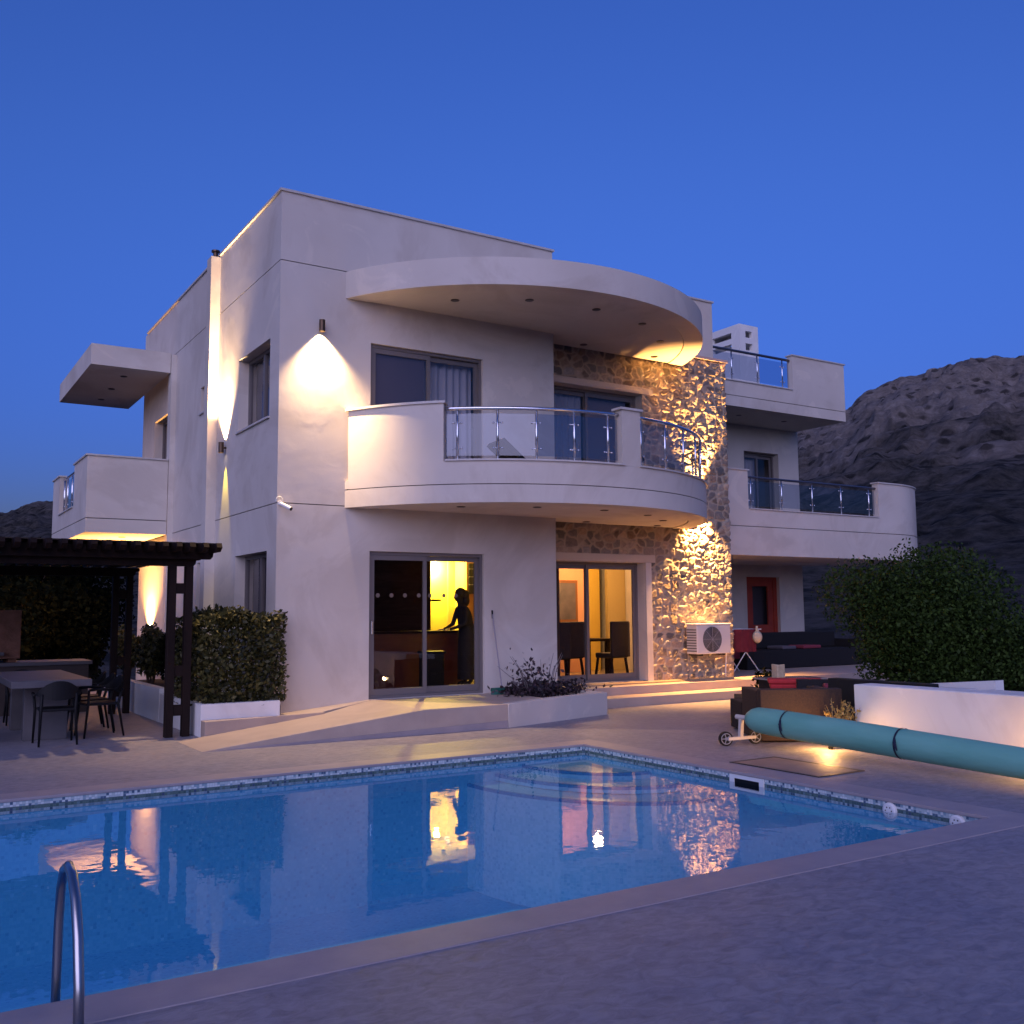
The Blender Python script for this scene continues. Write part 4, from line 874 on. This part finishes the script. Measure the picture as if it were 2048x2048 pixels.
def person():
    px, py, pz = 4.02, 1.50, .33
    body = []; E_ = []; rad = []
    def v(x, y, z, r): body.append((px+x, py+y, pz+z)); rad.append(r); return len(body)-1
    pel = v(0,0,.90,(.135,.17)); wa = v(-.02,0,1.05,(.115,.15)); che = v(-.07,0,1.26,(.12,.17)); nk = v(-.12,0,1.42,(.06,.07)); he0 = v(-.15,0,1.50,(.055,.055)); 
    E_ += [(pel,wa),(wa,che),(che,nk),(nk,he0)]
    hd1 = v(-.175,0,1.57,(.085,.075)); hd2 = v(-.165,0,1.645,(.082,.072)); E_ += [(he0,hd1),(hd1,hd2)]
    nose = v(-.272,0,1.555,(.012,.012)); chin = v(-.235,0,1.505,(.025,.03)); E_ += [(hd1,nose),(hd1,chin)]
    for s in (-1,1):
        hp = v(.0,s*.09,.82,(.09,.09)); kn = v(-.02,s*.10,.47,(.06,.06)); an = v(.02,s*.10,.08,(.04,.04)); to = v(-.14,s*.11,.035,(.035,.03)); E_ += [(pel,hp),(hp,kn),(kn,an),(an,to)]
        sh = v(-.10,s*.17,1.35,(.055,.055)); el = v(-.17,s*.22,1.09,(.04,.04)); wr = v(-.36,s*.13,1.015,(.026,.026)); pa = v(-.42,s*.12,1.0,(.032,.018)); E_ += [(che,sh),(sh,el),(el,wr),(wr,pa)]
    CL = mat('dark_clothes', (.018,.014,.016), .8); SK = mat('skin', (.35,.2,.14), .5)
    t = thing('person', (px,py,pz), 'person in dark clothes leaning over the kitchen counter, hair tied up', 'person')
    skin('body', body, E_, rad, CL, t)
    hm = MB(); hm.ball((px-.135,py,pz+1.635), (.105,.095,.10), 16, 10); hm.ball((px-.055,py,pz+1.60), (.085,.09,.10), 14, 9); hm.ball((px-.035,py,pz+1.50), (.07,.085,.11), 14, 9)
    hm.build('hair', mat('dark_hair', (.02,.012,.01), .6), t, smooth=True)
    sk_m = MB(); n_ = 24; prof = [(1.06,.125,.16,-.02),(.92,.155,.19,0),(.6,.165,.20,0),(.12,.17,.21,.0)]
    for z_, rx_, ry_, ox_ in prof: sk_m.v += [(px+ox_+rx_*math.cos(6.2832*k/n_), py+ry_*math.sin(6.2832*k/n_), pz+z_) for k in range(n_)]
    for a_ in range(3):
        for k in range(n_): q = (k+1)%n_; sk_m.f.append((a_*n_+k, (a_+1)*n_+k, (a_+1)*n_+q, a_*n_+q))
    sk_m.build('skirt', CL, t, smooth=True)
    for s in (-1,1):
        b0 = (px-.42,py+s*.12,pz+1.0); V = [b0]; Ed = []; Rr = [.02]
        for k, (dy, L) in enumerate(((-.028,.065),(-.010,.078),(.010,.072),(.027,.055))):
            i0 = len(V); V += [(b0[0]-.035,b0[1]+dy,b0[2]+.004),(b0[0]-.035-L*.55,b0[1]+dy*1.15,b0[2]-.004),(b0[0]-.035-L*.9,b0[1]+dy*1.2,b0[2]-.022)]; Rr += [.010,.0085,.007]; Ed += [(0,i0),(i0,i0+1),(i0+1,i0+2)]
        i0 = len(V); V += [(b0[0]-.012,b0[1]-s*.035,b0[2]),(b0[0]-.045,b0[1]-s*.052,b0[2]-.012)]; Rr += [.011,.009]; Ed += [(0,i0),(i0,i0+1)]
        skin('hand', V, Ed, Rr, SK, t, levels=1)
    return t
person()

# ------------------------------------------------------------------ pergola with dining table
pg = thing('pergola', (-3.2,1.0,0), 'dark timber pergola with closely set rafters over the dining table', 'pergola')
PX_R = -1.37
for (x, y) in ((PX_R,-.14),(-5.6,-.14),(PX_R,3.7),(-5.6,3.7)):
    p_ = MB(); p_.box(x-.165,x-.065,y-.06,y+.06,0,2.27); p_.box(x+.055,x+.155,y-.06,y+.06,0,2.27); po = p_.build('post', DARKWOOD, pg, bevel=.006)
    for z in (.28,.80,1.9): MB().box(x-.065,x+.055,y-.045,y+.045,z,z+.14).build('spacer_block', DARKWOOD, po)
def notched(mb, x0, x1, y0, y1, z0, z1):
    mb.v += []; prof = [(x0,z0),(x1-.10,z0),(x1-.07,z0+.03),(x1-.06,z0+(z1-z0)*.55),(x1,z0+(z1-z0)*.62),(x1,z1),(x0,z1)]
    n = len(mb.v); k = len(prof); mb.v += [(x,y0,z) for x,z in prof]+[(x,y1,z) for x,z in prof]
    mb.f.append(tuple(range(n,n+k))); mb.f.append(tuple(range(n+2*k-1,n+k-1,-1)))
    for i in range(k):
        j=(i+1)%k; mb.f.append((n+i,n+k+i,n+k+j,n+j))
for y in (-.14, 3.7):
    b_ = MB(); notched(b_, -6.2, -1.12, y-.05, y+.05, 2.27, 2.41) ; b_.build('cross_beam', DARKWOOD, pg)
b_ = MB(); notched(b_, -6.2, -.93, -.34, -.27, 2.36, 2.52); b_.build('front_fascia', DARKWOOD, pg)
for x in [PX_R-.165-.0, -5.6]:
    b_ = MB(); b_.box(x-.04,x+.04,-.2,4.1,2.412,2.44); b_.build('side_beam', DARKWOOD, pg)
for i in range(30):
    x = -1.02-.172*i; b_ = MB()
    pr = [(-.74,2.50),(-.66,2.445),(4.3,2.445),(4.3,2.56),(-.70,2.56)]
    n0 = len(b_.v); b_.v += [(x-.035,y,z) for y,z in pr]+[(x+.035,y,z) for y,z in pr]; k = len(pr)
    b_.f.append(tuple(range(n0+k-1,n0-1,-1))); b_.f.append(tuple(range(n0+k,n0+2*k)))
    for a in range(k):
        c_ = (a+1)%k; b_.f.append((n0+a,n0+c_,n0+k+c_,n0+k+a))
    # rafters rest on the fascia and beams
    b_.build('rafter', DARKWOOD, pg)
# sheet added above the rafters to block light and keep the table dark
MB().box(-6.1,-1.0,-.45,4.2,2.562,2.575).build('added_shade_sheet', mat('dark_shade_sheet', (.03,.02,.014), .9, (.05,.035,.02), 40, bump=.5, bscale=60, stretch=(1,.05,1)), pg)

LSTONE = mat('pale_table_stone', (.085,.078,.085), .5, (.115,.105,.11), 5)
tb = thing('garden_table', (-2.9,1.4,0), 'long pale stone table under the pergola', 'table')
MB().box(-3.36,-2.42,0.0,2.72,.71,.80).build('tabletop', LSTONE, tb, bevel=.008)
for y in (.55,2.05): MB().box(-3.15,-2.62,y,y+.14,0,.71).build('leg', LSTONE, tb, bevel=.006)
def garden_chair():
    t = thing('garden_chair', (0,0,0), 'x', 'chair', 'black plastic chairs round the stone table')
    MB().prism([(-.22,-.20),(.22,-.20),(.20,.22),(-.20,.22)], .42, .455).build('seat', BLACKP, t, bevel=.01)
    # curved oval backrest behind (-y)
    n = 18; o_ = []
    bk = MB(); rows = 7
    for i in range(n+1):
        a = math.pi*(i/n)-0; cx_ = -.27*math.cos(a); yy = -.10-.17*math.sin(a)
        hi = .80-.16*(abs(math.cos(a))**2.2); lo = .56+.07*(abs(math.cos(a))**2)
        for th_ in (0,.02): bk.v += [(cx_,yy-th_,lo),(cx_,yy-th_,hi)]
    for i in range(n):
        a = i*4; b2 = a+4
        bk.f += [(a,b2,b2+1,a+1),(a+2,a+3,b2+3,b2+2),(a+1,b2+1,b2+3,a+3),(a,a+2,b2+2,b2)]
    bk.f += [(0,1,3,2),(4*n,4*n+2,4*n+3,4*n+1)]
    bk.build('backrest', BLACKP, t, smooth=False)
    for s in (-1,1):
        MB().tube([(s*.27,-.10,.62),(s*.275,.06,.64),(s*.25,.20,.63)], [.02,.018,.018], 8).build('armrest', BLACKP, t, smooth=True)
        MB().tube([(s*.245,.20,.63),(s*.22,.20,.43),(s*.23,.24,0)], [.016,.018,.013], 8).build('leg', BLACKP, t, smooth=True)
        MB().tube([(s*.20,-.24,.64),(s*.20,-.19,.43),(s*.22,-.27,0)], [.02,.02,.013], 8).build('leg', BLACKP, t, smooth=True)
    return t
g0 = garden_chair()
for i, (x, y, rz, lb2) in enumerate([(-2.83,.06,0,'black plastic chair at the near end of the stone table, back to the pool'),(-2.22,.62,math.pi/2+.1,'nearest black chair on the right side of the stone table'),(-2.2,1.28,math.pi/2,'middle black chair on the right side of the stone table'),(-2.2,1.95,math.pi/2-.1,'farthest black chair on the right side of the stone table'),(-3.72,.45,-math.pi/2,'nearest black chair on the left side of the stone table'),(-3.72,1.2,-math.pi/2-.1,'second black chair on the left side of the stone table'),(-2.9,3.0,math.pi,'black plastic chair at the far end of the stone table')]):
    cc = g0 if i == 0 else copy_tree(g0); cc.location = (x, y-.0, 0); cc.rotation_euler = (0,0,rz); cc['label'] = lb2
# stone barbecue
BST = mat('orange_brown_stone', (.16,.07,.04), .85, (.24,.11,.07), 7, bump=.8, bscale=14, bdist=.03)
bb = thing('stone_barbecue', (-3.9,4.6,0), 'reddish stone barbecue hood with pale counter behind the table', 'barbecue')
MB().box(-4.9,-2.80,4.5,5.3,.92,1.72).build('hood', BST, bb, bevel=.01); MB().box(-4.95,-3.05,4.40,4.50,.98,1.03).build('mantel', LSTONE, bb)
MB().box(-4.9,-1.75,4.4,5.3,0,.80).build('base', mat('dark_bbq_masonry', (.06,.045,.04), .9), bb); MB().box(-4.9,-1.70,4.35,5.3,.80,.86).build('counter', LSTONE, bb, bevel=.005)
for x in (-2.93,-4.85): MB().box(x-.05,x+.08,4.55,5.25,.86,.92).build('hood_support', BST, bb)

# ------------------------------------------------------------------ objects at the right
# low white wall
ww = thing('garden_wall', (5.2,-8.5,0), 'thick low white wall behind the pool cover roller', 'wall')
MB().box(5.08,5.40,-14.0,-5.93,0,.725).build('wall', WHITEWASH, ww, bevel=.015)
w2 = thing('garden_wall', (7.7,-5.0,0), 'second low white wall behind, below the round tree', 'wall')
w2b = MB(); w2b.box(7.55,7.75,-5.80,-3.8,0,.54); w2b.box(7.55,7.75,-12.0,-6.0,0,.54); w2b.build('wall', WHITEWASH, w2); MB().prism([(8.0,-5.9),(8.0,-4.6),(8.2,-4.6),(8.2,-5.9)], 0, [.64,.52,.52,.64]).build('raised_bed_side', WHITEWASH, w2)
w3 = thing('garden_pillar', (11.2,-5.0,0), 'white garden pillar right of the round tree', 'pillar'); w3b = MB(); w3b.box(11.0,11.8,-6.4,-5.9,0,1.05); w3b.box(10.97,11.83,-6.43,-5.87,1.05,1.09); w3b.build('shaft', WHITEWASH, w3)
# cover roller
ro = thing('pool_cover_roller', (4.05,-7.5,0), 'long rolled turquoise pool cover on a wheeled roller', 'pool cover roller')
TQ = mat('turquoise_bubble_cover', (.13,.39,.31), .6, (.18,.46,.38), 5, bump=.45, bscale=26, bdist=.01, stretch=(1,.25,1))
STRAP = mat('dark_blue_strap', (.01,.015,.04), .7); ALU = mat('painted_aluminium', (.55,.50,.45), .4)
def axis(y):  # centre height sags slightly to the far end
    return (4.05+.0*(y+5.3), y, .325-.035*(-5.3-y))
ys = [-5.22,-5.24,-5.30,-5.38,-5.6,-6.5,-7.5,-8.5,-9.6,-10.6]; rads = [.04,.09,.125,.148,.155,.155,.150,.142,.135,.13]
MB().tube([axis(y) for y in ys], rads, 28).build('rolled_cover', TQ, ro, smooth=True)
e0 = MB()
for y, rr_ in ((-5.85,.158),(-7.35,.153),(-9.2,.141)):
    c_ = axis(y); sp = MB(); sp.tube([(c_[0],y-.012,c_[2]),(c_[0],y+.012,c_[2])], rr_+.004, 28, cap=False)
    sp.tube([(c_[0]-rr_*.9,y,c_[2]+.06),(c_[0]-rr_-.03,y-.03,c_[2]+.02),(c_[0]-rr_-.02,y-.05,c_[2]-.05)], [.012,.018,.006], 6); sp.build('strap', STRAP, ro)
c_ = axis(-5.22); fr = MB(); fr.tube([(4.05,-5.22,c_[2]),(4.05,-5.02,c_[2]+.005)], .03, 12); fr.beam((4.05,-5.10,c_[2]),(4.05,-5.08,.10),.05,.04); fr.beam((3.86,-5.06,.085),(4.27,-5.10,.085),.04,.035); fr.build('end_frame', ALU, ro)
WH = mat('grey_wheel_plastic', (.25,.25,.27), .5)
for x, y in ((3.85,-5.03),(4.28,-5.09)):
    a = Vector((.95,-.25,0)).normalized(); wq = MB(); 
    ctr_ = Vector((x,y,.085)); nrm = Vector((-.35,-.94,0)).normalized()
    wq.tube([tuple(ctr_-nrm*.02),tuple(ctr_+nrm*.02)], .085, 24); wo = wq.build('wheel', BLACKP, ro)
    hb_ = MB(); hb_.tube([tuple(ctr_+nrm*.021),tuple(ctr_+nrm*.026)], .018, 12)
    rt_ = [ctr_+nrm*.023+(nrm.cross(Vector((0,0,1)))*math.cos(t)+Vector((0,0,1))*math.sin(t))*.062 for t in np.linspace(0, 2*math.pi, 25)]
    hb_.tube([tuple(p) for p in rt_], .006, 6, cap=False)
    for k in range(5):
        t = k*1.2566; hb_.tube([tuple(ctr_+nrm*.023), tuple(ctr_+nrm*.023+(nrm.cross(Vector((0,0,1)))*math.cos(t)+Vector((0,0,1))*math.sin(t))*.06)], .006, 6)
    hb_.build('rim', WH, wo)
# far end frame (out of view)
MB().beam((4.05,-10.65,.30),(4.05,-10.65,.03),.05,.04).build('end_frame', ALU, ro)

# sofas on the deck
ax = Vector((.50,.866,0)); ay = Vector((.866,-.50,0)); A0 = Vector((4.39,-5.09,0))
SOFA = mat('brown_black_rattan', (.03,.014,.008), .75, (.05,.024,.012), 50, bump=.7, bscale=130, bdist=.004)
sf = thing('garden_sofa', (4.9,-4.7,0), 'low dark rattan sofa with its back to the pool cover roller', 'sofa')
def ob(mb, u0, u1, v0, v1, z0, z1):  # along ax (u) and ay (v) from A0
    P_ = [A0+ax*u+ay*v for u, v in ((u0,v0),(u0,v1),(u1,v1),(u1,v0))]; mb.prism([(p.x,p.y) for p in P_], z0, z1); return mb
ob(MB(), 0, .16, 0, 1.02, .02, .645).build('backrest', SOFA, sf, bevel=.012)
ob(MB(), .162, .86, 0, .16, .02, .62).build('armrest', SOFA, sf, bevel=.012); ob(MB(), .162, .86, .862, 1.02, .02, .62).build('armrest', SOFA, sf, bevel=.012)
ob(MB(), .162, .86, .162, .86, .02, .34).build('seat', SOFA, sf, bevel=.012)
of = thing('garden_footstool', (4.95,-4.0,0), 'low black rattan footstool left of the dark sofa', 'footstool'); ob(MB(), 1.05, 1.65, .05, .70, .02, .40).build('base', BLACK, of, bevel=.012)
RED = mat('red_cushion_fabric', (.45,.02,.025), .8, (.55,.03,.03), 12, bump=.3, bscale=60); PINKD = mat('dull_red_fabric', (.22,.03,.05), .85)
cu = thing('seat_cushion', (6.3,-3.5,.42), 'bright red ribbed cushion seen above the dark sofa back', 'cushion', 'red cushions on the garden seats')
cm = MB()
for k in range(3): cm.obox((7.0,-3.3),(.72,-.70),(.70,.72),.40-.025*(2-k),.20,.36+.075*k,.36+.075*k+.07)
cm.build('cover', RED, cu, bevel=.02)
s2 = thing('garden_sofa', (6.9,-3.4,0), 'dark rattan sofa facing the pool beyond the red cushion', 'sofa')
m = MB(); m.obox((6.4,-3.4),(.72,-.70),(.70,.72),.55,.38,.02,.355); m.build('seat', BLACK, s2, bevel=.01); m = MB(); m.obox((7.15,-4.35),(.72,-.70),(.70,.72),.60,.38,.02,.36); m.build('corner_seat', BLACK, s2, bevel=.01)
m = MB(); m.obox((7.05,-4.02),(.72,-.70),(.70,.72),.55,.08,.362,.60); m.build('backrest', BLACK, s2, bevel=.01)
cu2 = thing('seat_cushion', (7.1,-4.1,.45), 'dull red cushion farther right beside the table end', 'cushion', 'red cushions on the garden seats'); m = MB(); m.obox((6.95,-4.32),(.72,-.70),(.70,.72),.34,.12,.365,.56); m.build('cover', PINKD, cu2, bevel=.03)
s3 = thing('garden_sofa', (5.6,-5.2,0), 'black rattan sofa in shadow at the end of the white wall', 'sofa'); m = MB(); m.box(5.42,6.2,-6.3,-4.8,.02,.36); m.build('seat', BLACK, s3, bevel=.01); m = MB(); m.box(6.02,6.2,-6.3,-4.75,.362,.70); m.build('backrest', BLACK, s3, bevel=.01)
ct = thing('coffee_table', (7.6,-2.6,0), 'low table with thin pale top among the dark sofas', 'table'); m = MB(); m.obox((7.70,-2.55),(.97,-.22),(.22,.97),.50,.30,.505,.53); m.build('tabletop', mat('table_glass_top', (.30,.27,.26), .15), ct)
m = MB(); m.obox((7.70,-2.55),(.97,-.22),(.22,.97),.42,.24,.01,.504); m.build('base', BLACK, ct)
rk = thing('rock_candle_holder', (7.45,-2.55,.53), 'rough pale stone block standing on the low table', 'ornament')
rkm = MB(); V0 = [(-.08,-.07),(.07,-.08),(.09,.06),(-.06,.08)]
rkm.prism([(7.45+x*1.15,-2.55+y) for x,y in V0], .531, [.74,.755,.73,.76]); rkm.build('block', mat('rough_sandstone', (.48,.36,.22), .9, (.6,.47,.3), 18, bump=.8, bscale=30, bdist=.02), rk, bevel=.015)
ptd = thing('potted_plant', (8.6,-1.2,0), 'small dark potted plant beyond the low table', 'plant')
MB().tube([(8.6,-1.2,.02),(8.6,-1.2,.25)], [.09,.12], 14).build('pot', BLACKP, ptd); leaves_mesh('foliage', np.array([8.6,-1.2,.40])+rng.normal(size=(260,3))*(.11,.11,.09), .05, LEAF_DARK, ptd)
# big black sofa on the terrace
bs = thing('terrace_sofa', (13.2,2.4,.3), 'large black sofa on the covered patio before the red door', 'sofa')
MB().box(11.7,15.2,2.1,3.0,.301,.72).build('seat', BLACK, bs, bevel=.02); MB().box(11.7,15.2,2.75,3.0,.722,1.10).build('backrest', BLACK, bs, bevel=.03); MB().box(11.5,11.69,2.1,3.0,.301,.92).build('armrest', BLACK, bs, bevel=.02); MB().box(15.21,15.4,2.1,3.0,.301,.92).build('armrest', BLACK, bs, bevel=.02)
for x0_, x1_, mm, lb2 in ((12.75,13.2,mat('grey_fabric', (.10,.09,.11), .9),'grey cushion on the terrace sofa'),(13.45,14.05,PINKD,'dull pink cushion on the terrace sofa, right of the grey one')):
    q_ = thing('sofa_cushion', ((x0_+x1_)/2,2.5,.73), lb2, 'cushion', 'cushions on the terrace sofa'); MB().box(x0_,x1_,2.2,2.7,.722,.80).build('cover', mm, q_, bevel=.025)
# clothes rack with towels and a bag, beside the pier
rk2 = thing('drying_rack', (10.9,1.55,.3), 'white folding drying rack with maroon towels by the stone pier', 'drying rack')
f_r = MB()
for y in (1.3,1.9):
    f_r.tube([(10.2,y,1.22),(11.12,y,1.22)], .012, 8); f_r.tube([(10.25,y,1.20),(11.05,y,.31)], .011, 8); f_r.tube([(11.05,y,1.20),(10.25,y,.31)], .011, 8)
for x in (10.2,10.5,10.8,11.12): f_r.tube([(x,1.3,1.22),(x,1.9,1.22)], .008, 6)
f_r.build('frame', BRASSW, rk2)
def towel(x0, x1, y, z0, z1, m, lb2):
    n = 24; t_ = MB(); P_ = [(x0+(x1-x0)*i/n, y+.012*math.sin(i*.7)) for i in range(n+1)]
    for k in (0,1):
        for a, b2 in zip(P_[:-1], P_[1:]): t_.quad((a[0],a[1]+k*.03,z0),(b2[0],b2[1]+k*.03,z0),(b2[0],b2[1]+k*.0-.0+k*.015,z1),(a[0],a[1]+k*.015,z1))
    o = t_.build('towel', m, None, smooth=True); return tag(o, lb2, 'towel', 'towels on the drying rack')
MAR = mat('maroon_towel', (.11,.008,.018), .95, (.16,.018,.03), 5, bump=.5, bscale=80)
towel(10.3, 10.92, 1.27, .75, 1.225, MAR, 'maroon towel hung at the front of the drying rack'); towel(10.45, 11.1, 1.93, .58, 1.225, mat('dark_maroon_towel', (.12,.012,.03), .95), 'longer dark maroon towel at the back of the drying rack')
bgm = MB(); bgm.ball((10.92,1.22,1.06), (.12,.09,.13), 14, 9); bgm.tube([(10.92,1.22,1.15),(10.92,1.23,1.24),(10.93,1.24,1.28)], [.05,.02,.03], 10)
tag(bgm.build('peg_bag', mat('cream_cloth', (.6,.52,.36), .9, bump=.4, bscale=30), None, smooth=True), 'knotted cream cloth bag hanging from the drying rack', 'bag')
# air conditioner outdoor unit
ac = thing('air_conditioner', (8.8,.35,1.05), 'white outdoor air conditioner unit bracketed on the stone pier', 'air conditioner')
s_ = MB(); s_.box(8.27,9.14,.20,.50,.80,1.35); cs = s_.build('casing', mat('white_painted_metal', (.60,.58,.56), .4), ac, bevel=.015)
MB().box(8.25,9.16,.185,.51,1.352,1.375).build('top_panel', BRASSW, ac, bevel=.004)
gr = MB()
for i in range(13):
    rr_ = .02+.018*i; gr.tube([(8.66+rr_*math.cos(t),.192,1.075+rr_*math.sin(t)) for t in np.linspace(0, 2*math.pi, 25)], .003, 4, cap=False)
for k in range(8): gr.tube([(8.66,.190,1.075),(8.66+.24*math.cos(k*.785),.190,1.075+.24*math.sin(k*.785))], .004, 4)
gr.build('fan_grille', mat('grey_grille', (.3,.3,.32), .5), ac)
MB().tube([(8.66,.197,1.075),(8.66,.1985,1.075)], .243, 32).build('fan_opening', BLACKP, ac)
sv = MB()
for i in range(9): sv.box(8.262,8.269,.22,.48,.85+.05*i,.865+.05*i)
sv.build('side_louvre', BLACKP, ac)
br = MB(); br.box(8.40,8.43,.22,.60,.77,.798); br.box(8.98,9.01,.22,.60,.77,.798); br.build('bracket', BLACKP, ac)
pp = MB(); pp.tube([(9.14,.4,1.0),(9.25,.42,1.0),(9.30,.48,.92),(9.30,.53,.45),(9.30,.53,.31)], .014, 8); pp.build('pipe', BRASSW, ac, smooth=True)
# broom
bm_ = thing('broom', (3.55,-.4,.33), 'broom with green head leaning on the wall by the kitchen door', 'broom')
MB().tube([(3.62,-.02,1.63),(3.62,-.30,.44)], .011, 8).build('handle', mat('dull_grey_tube', (.28,.25,.28), .5), bm_); MB().tube([(3.62,-.02,1.65),(3.62,-.035,1.52)], .014, 8).build('grip', BLACKP, bm_)
MB().box(3.42,3.86,-.36,-.28,.375,.43).build('head', mat('dark_green_plastic', (.02,.12,.09), .5), bm_, bevel=.01); MB().box(3.43,3.85,-.355,-.285,.326,.375).build('bristles', mat('green_bristles', (.03,.16,.13), .8, bump=.8, bscale=100, stretch=(1,1,.1)), bm_)
# bougainvillea in the bed
bg_ = thing('flowering_shrub', (4.35,-.7,.2), 'straggly purple flowering shrub in the bed at the ramp end', 'shrub')
P = np.concatenate([rng.normal(size=(1300,3))*(.27,.15,.065)+(4.02,-.62,.38), rng.normal(size=(800,3))*(.24,.13,.055)+(4.50,-.60,.40), rng.normal(size=(120,3))*(.20,.12,.12)+(4.0,-.5,.66)])
P = P[P[:,2] > .21]; P[:,1] = np.minimum(P[:,1], -.05); leaves_mesh('foliage', P, .045, LEAF_PURPLE, bg_)
bs_ = MB()
for i in range(16):
    a = random.uniform(-1,1); x_ = 4.15+.25*a; t_ = (x_+a*.45+random.uniform(-.15,.15), -.5+random.uniform(-.2,.2), random.uniform(.55,1.0)); bs_.tube([(x_,-.6,.18),((x_+t_[0])/2,(-.6+t_[1])/2,t_[2]*.75),t_], [.012,.007,.003], 5)
bs_.build('branch', mat('grey_twigs', (.20,.17,.16), .9), bg_)
# lit dry plants at the wall end
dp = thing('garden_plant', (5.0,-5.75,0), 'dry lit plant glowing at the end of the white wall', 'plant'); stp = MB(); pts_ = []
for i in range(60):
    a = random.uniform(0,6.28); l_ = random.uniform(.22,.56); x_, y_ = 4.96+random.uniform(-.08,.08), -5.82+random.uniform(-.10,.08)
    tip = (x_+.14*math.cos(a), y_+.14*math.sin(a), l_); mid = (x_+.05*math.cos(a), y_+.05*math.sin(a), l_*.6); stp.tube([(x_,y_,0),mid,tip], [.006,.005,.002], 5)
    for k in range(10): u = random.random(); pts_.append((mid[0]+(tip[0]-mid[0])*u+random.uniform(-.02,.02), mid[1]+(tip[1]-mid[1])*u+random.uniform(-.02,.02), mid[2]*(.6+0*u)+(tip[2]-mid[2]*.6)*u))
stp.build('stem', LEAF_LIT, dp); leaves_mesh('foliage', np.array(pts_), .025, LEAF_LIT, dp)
# security camera
sc_ = thing('security_camera', (.05,-.05,3.2), 'white bullet camera on the front corner of the villa', 'security camera')
MB().tube([(.04,-.001,3.22),(.04,-.03,3.22)], .035, 12).build('mount', BRASSW, sc_); MB().tube([(.04,-.03,3.22),(.05,-.10,3.19)], .012, 8).build('arm', BRASSW, sc_); MB().tube([(.02,-.10,3.20),(.13,-.22,3.12)], .03, 14).build('body', BRASSW, sc_); MB().tube([(.13,-.22,3.12),(.138,-.229,3.115)], .026, 14).build('lens', BLACKP, sc_)
cb_ = MB(); cb_.tube([(.03+.05*math.cos(t),-.012,3.26+.05*math.sin(t)) for t in np.linspace(-.3, 3.5, 12)], .006, 6, cap=False); cb_.build('cable', BRASSW, sc_)
# balcony loungers (dark) on the round balcony and a chair on the wing balcony
def lounger(x, y, rz, lb2, first=None):
    if first is None:
        t = thing('sun_lounger', (0,0,0), lb2, 'lounger', 'dark loungers on the round balcony')
        def yb(mb, x0, x1, zs):  # slab following a side profile
            for (ya, za), (yb2, zb_) in zip(zs[:-1], zs[1:]): mb.beam((0,ya,za),(0,yb2,zb_),.58,.07)
            return mb
        yb(MB(),0,0,[(.0,.32),(1.2,.32)]).build('seat', BLACK, t); MB().prism([(-.29,1.2),(.29,1.2),(.29,1.27),(-.29,1.27)], .3, .36).beam((0,1.2,.32),(0,1.75,.78),.58,.07).build('backrest', BLACK, t)
        for sx in (-.25,.25):
            for sy in (.1,1.3): MB().beam((sx,sy,.29),(sx,sy,0),.05,.05).build('leg', BLACK, t)
    else: t = copy_tree(first); t['label'] = lb2
    t.location = (x, y, 3.5); t.rotation_euler = (0,0,rz); return t
l0 = lounger(5.0, -.95, 1.45, 'dark lounger with raised back behind the left glass of the round balcony')
lounger(4.6, -.55, -1.45, 'dark lounger behind the glass right beside the balcony pier', l0)
wc = thing('balcony_chair', (12.9,3.4,3.42), 'dark cushioned armchair on the wing balcony', 'armchair'); G2 = mat('dark_grey_cushion', (.05,.05,.06), .8)
MB().box(12.1,13.0,2.9,3.6,3.43,3.80).build('seat', G2, wc, bevel=.03); MB().box(12.2,12.95,3.5,3.7,3.80,4.22).build('backrest', G2, wc, bevel=.03); MB().box(11.9,12.09,2.9,3.6,3.43,4.0).build('armrest', G2, wc, bevel=.03); MB().box(13.01,13.2,2.9,3.6,3.43,4.0).build('armrest', G2, wc, bevel=.03)
# pool ladder rails
def ladder_rail(x, lb2):
    t = thing('pool_handrail', (x,-9.35,0), lb2, 'pool handrail', 'steel pool ladder rails')
    P_ = [(x,-9.06,-1.0),(x,-9.06,.05),(x,-9.07,.30),(x,-9.10,.44),(x,-9.17,.53),(x,-9.27,.565),(x,-9.38,.55),(x,-9.48,.47),(x,-9.56,.35),(x,-9.62,.18),(x,-9.64,0)]
    MB().tube(P_, .020, 16).build('rail', mat('brushed_pool_steel', (.45,.44,.45), .3, metal=1.0), t, smooth=True); MB().tube([(x,-9.64,.0),(x,-9.64,.02)], [.05,.04], 16).build('flange', STEEL, t); return t
ladder_rail(-4.04, 'curved steel pool handrail in the near left foreground'); ladder_rail(-4.56, 'second steel pool handrail left of the other, mostly out of frame')
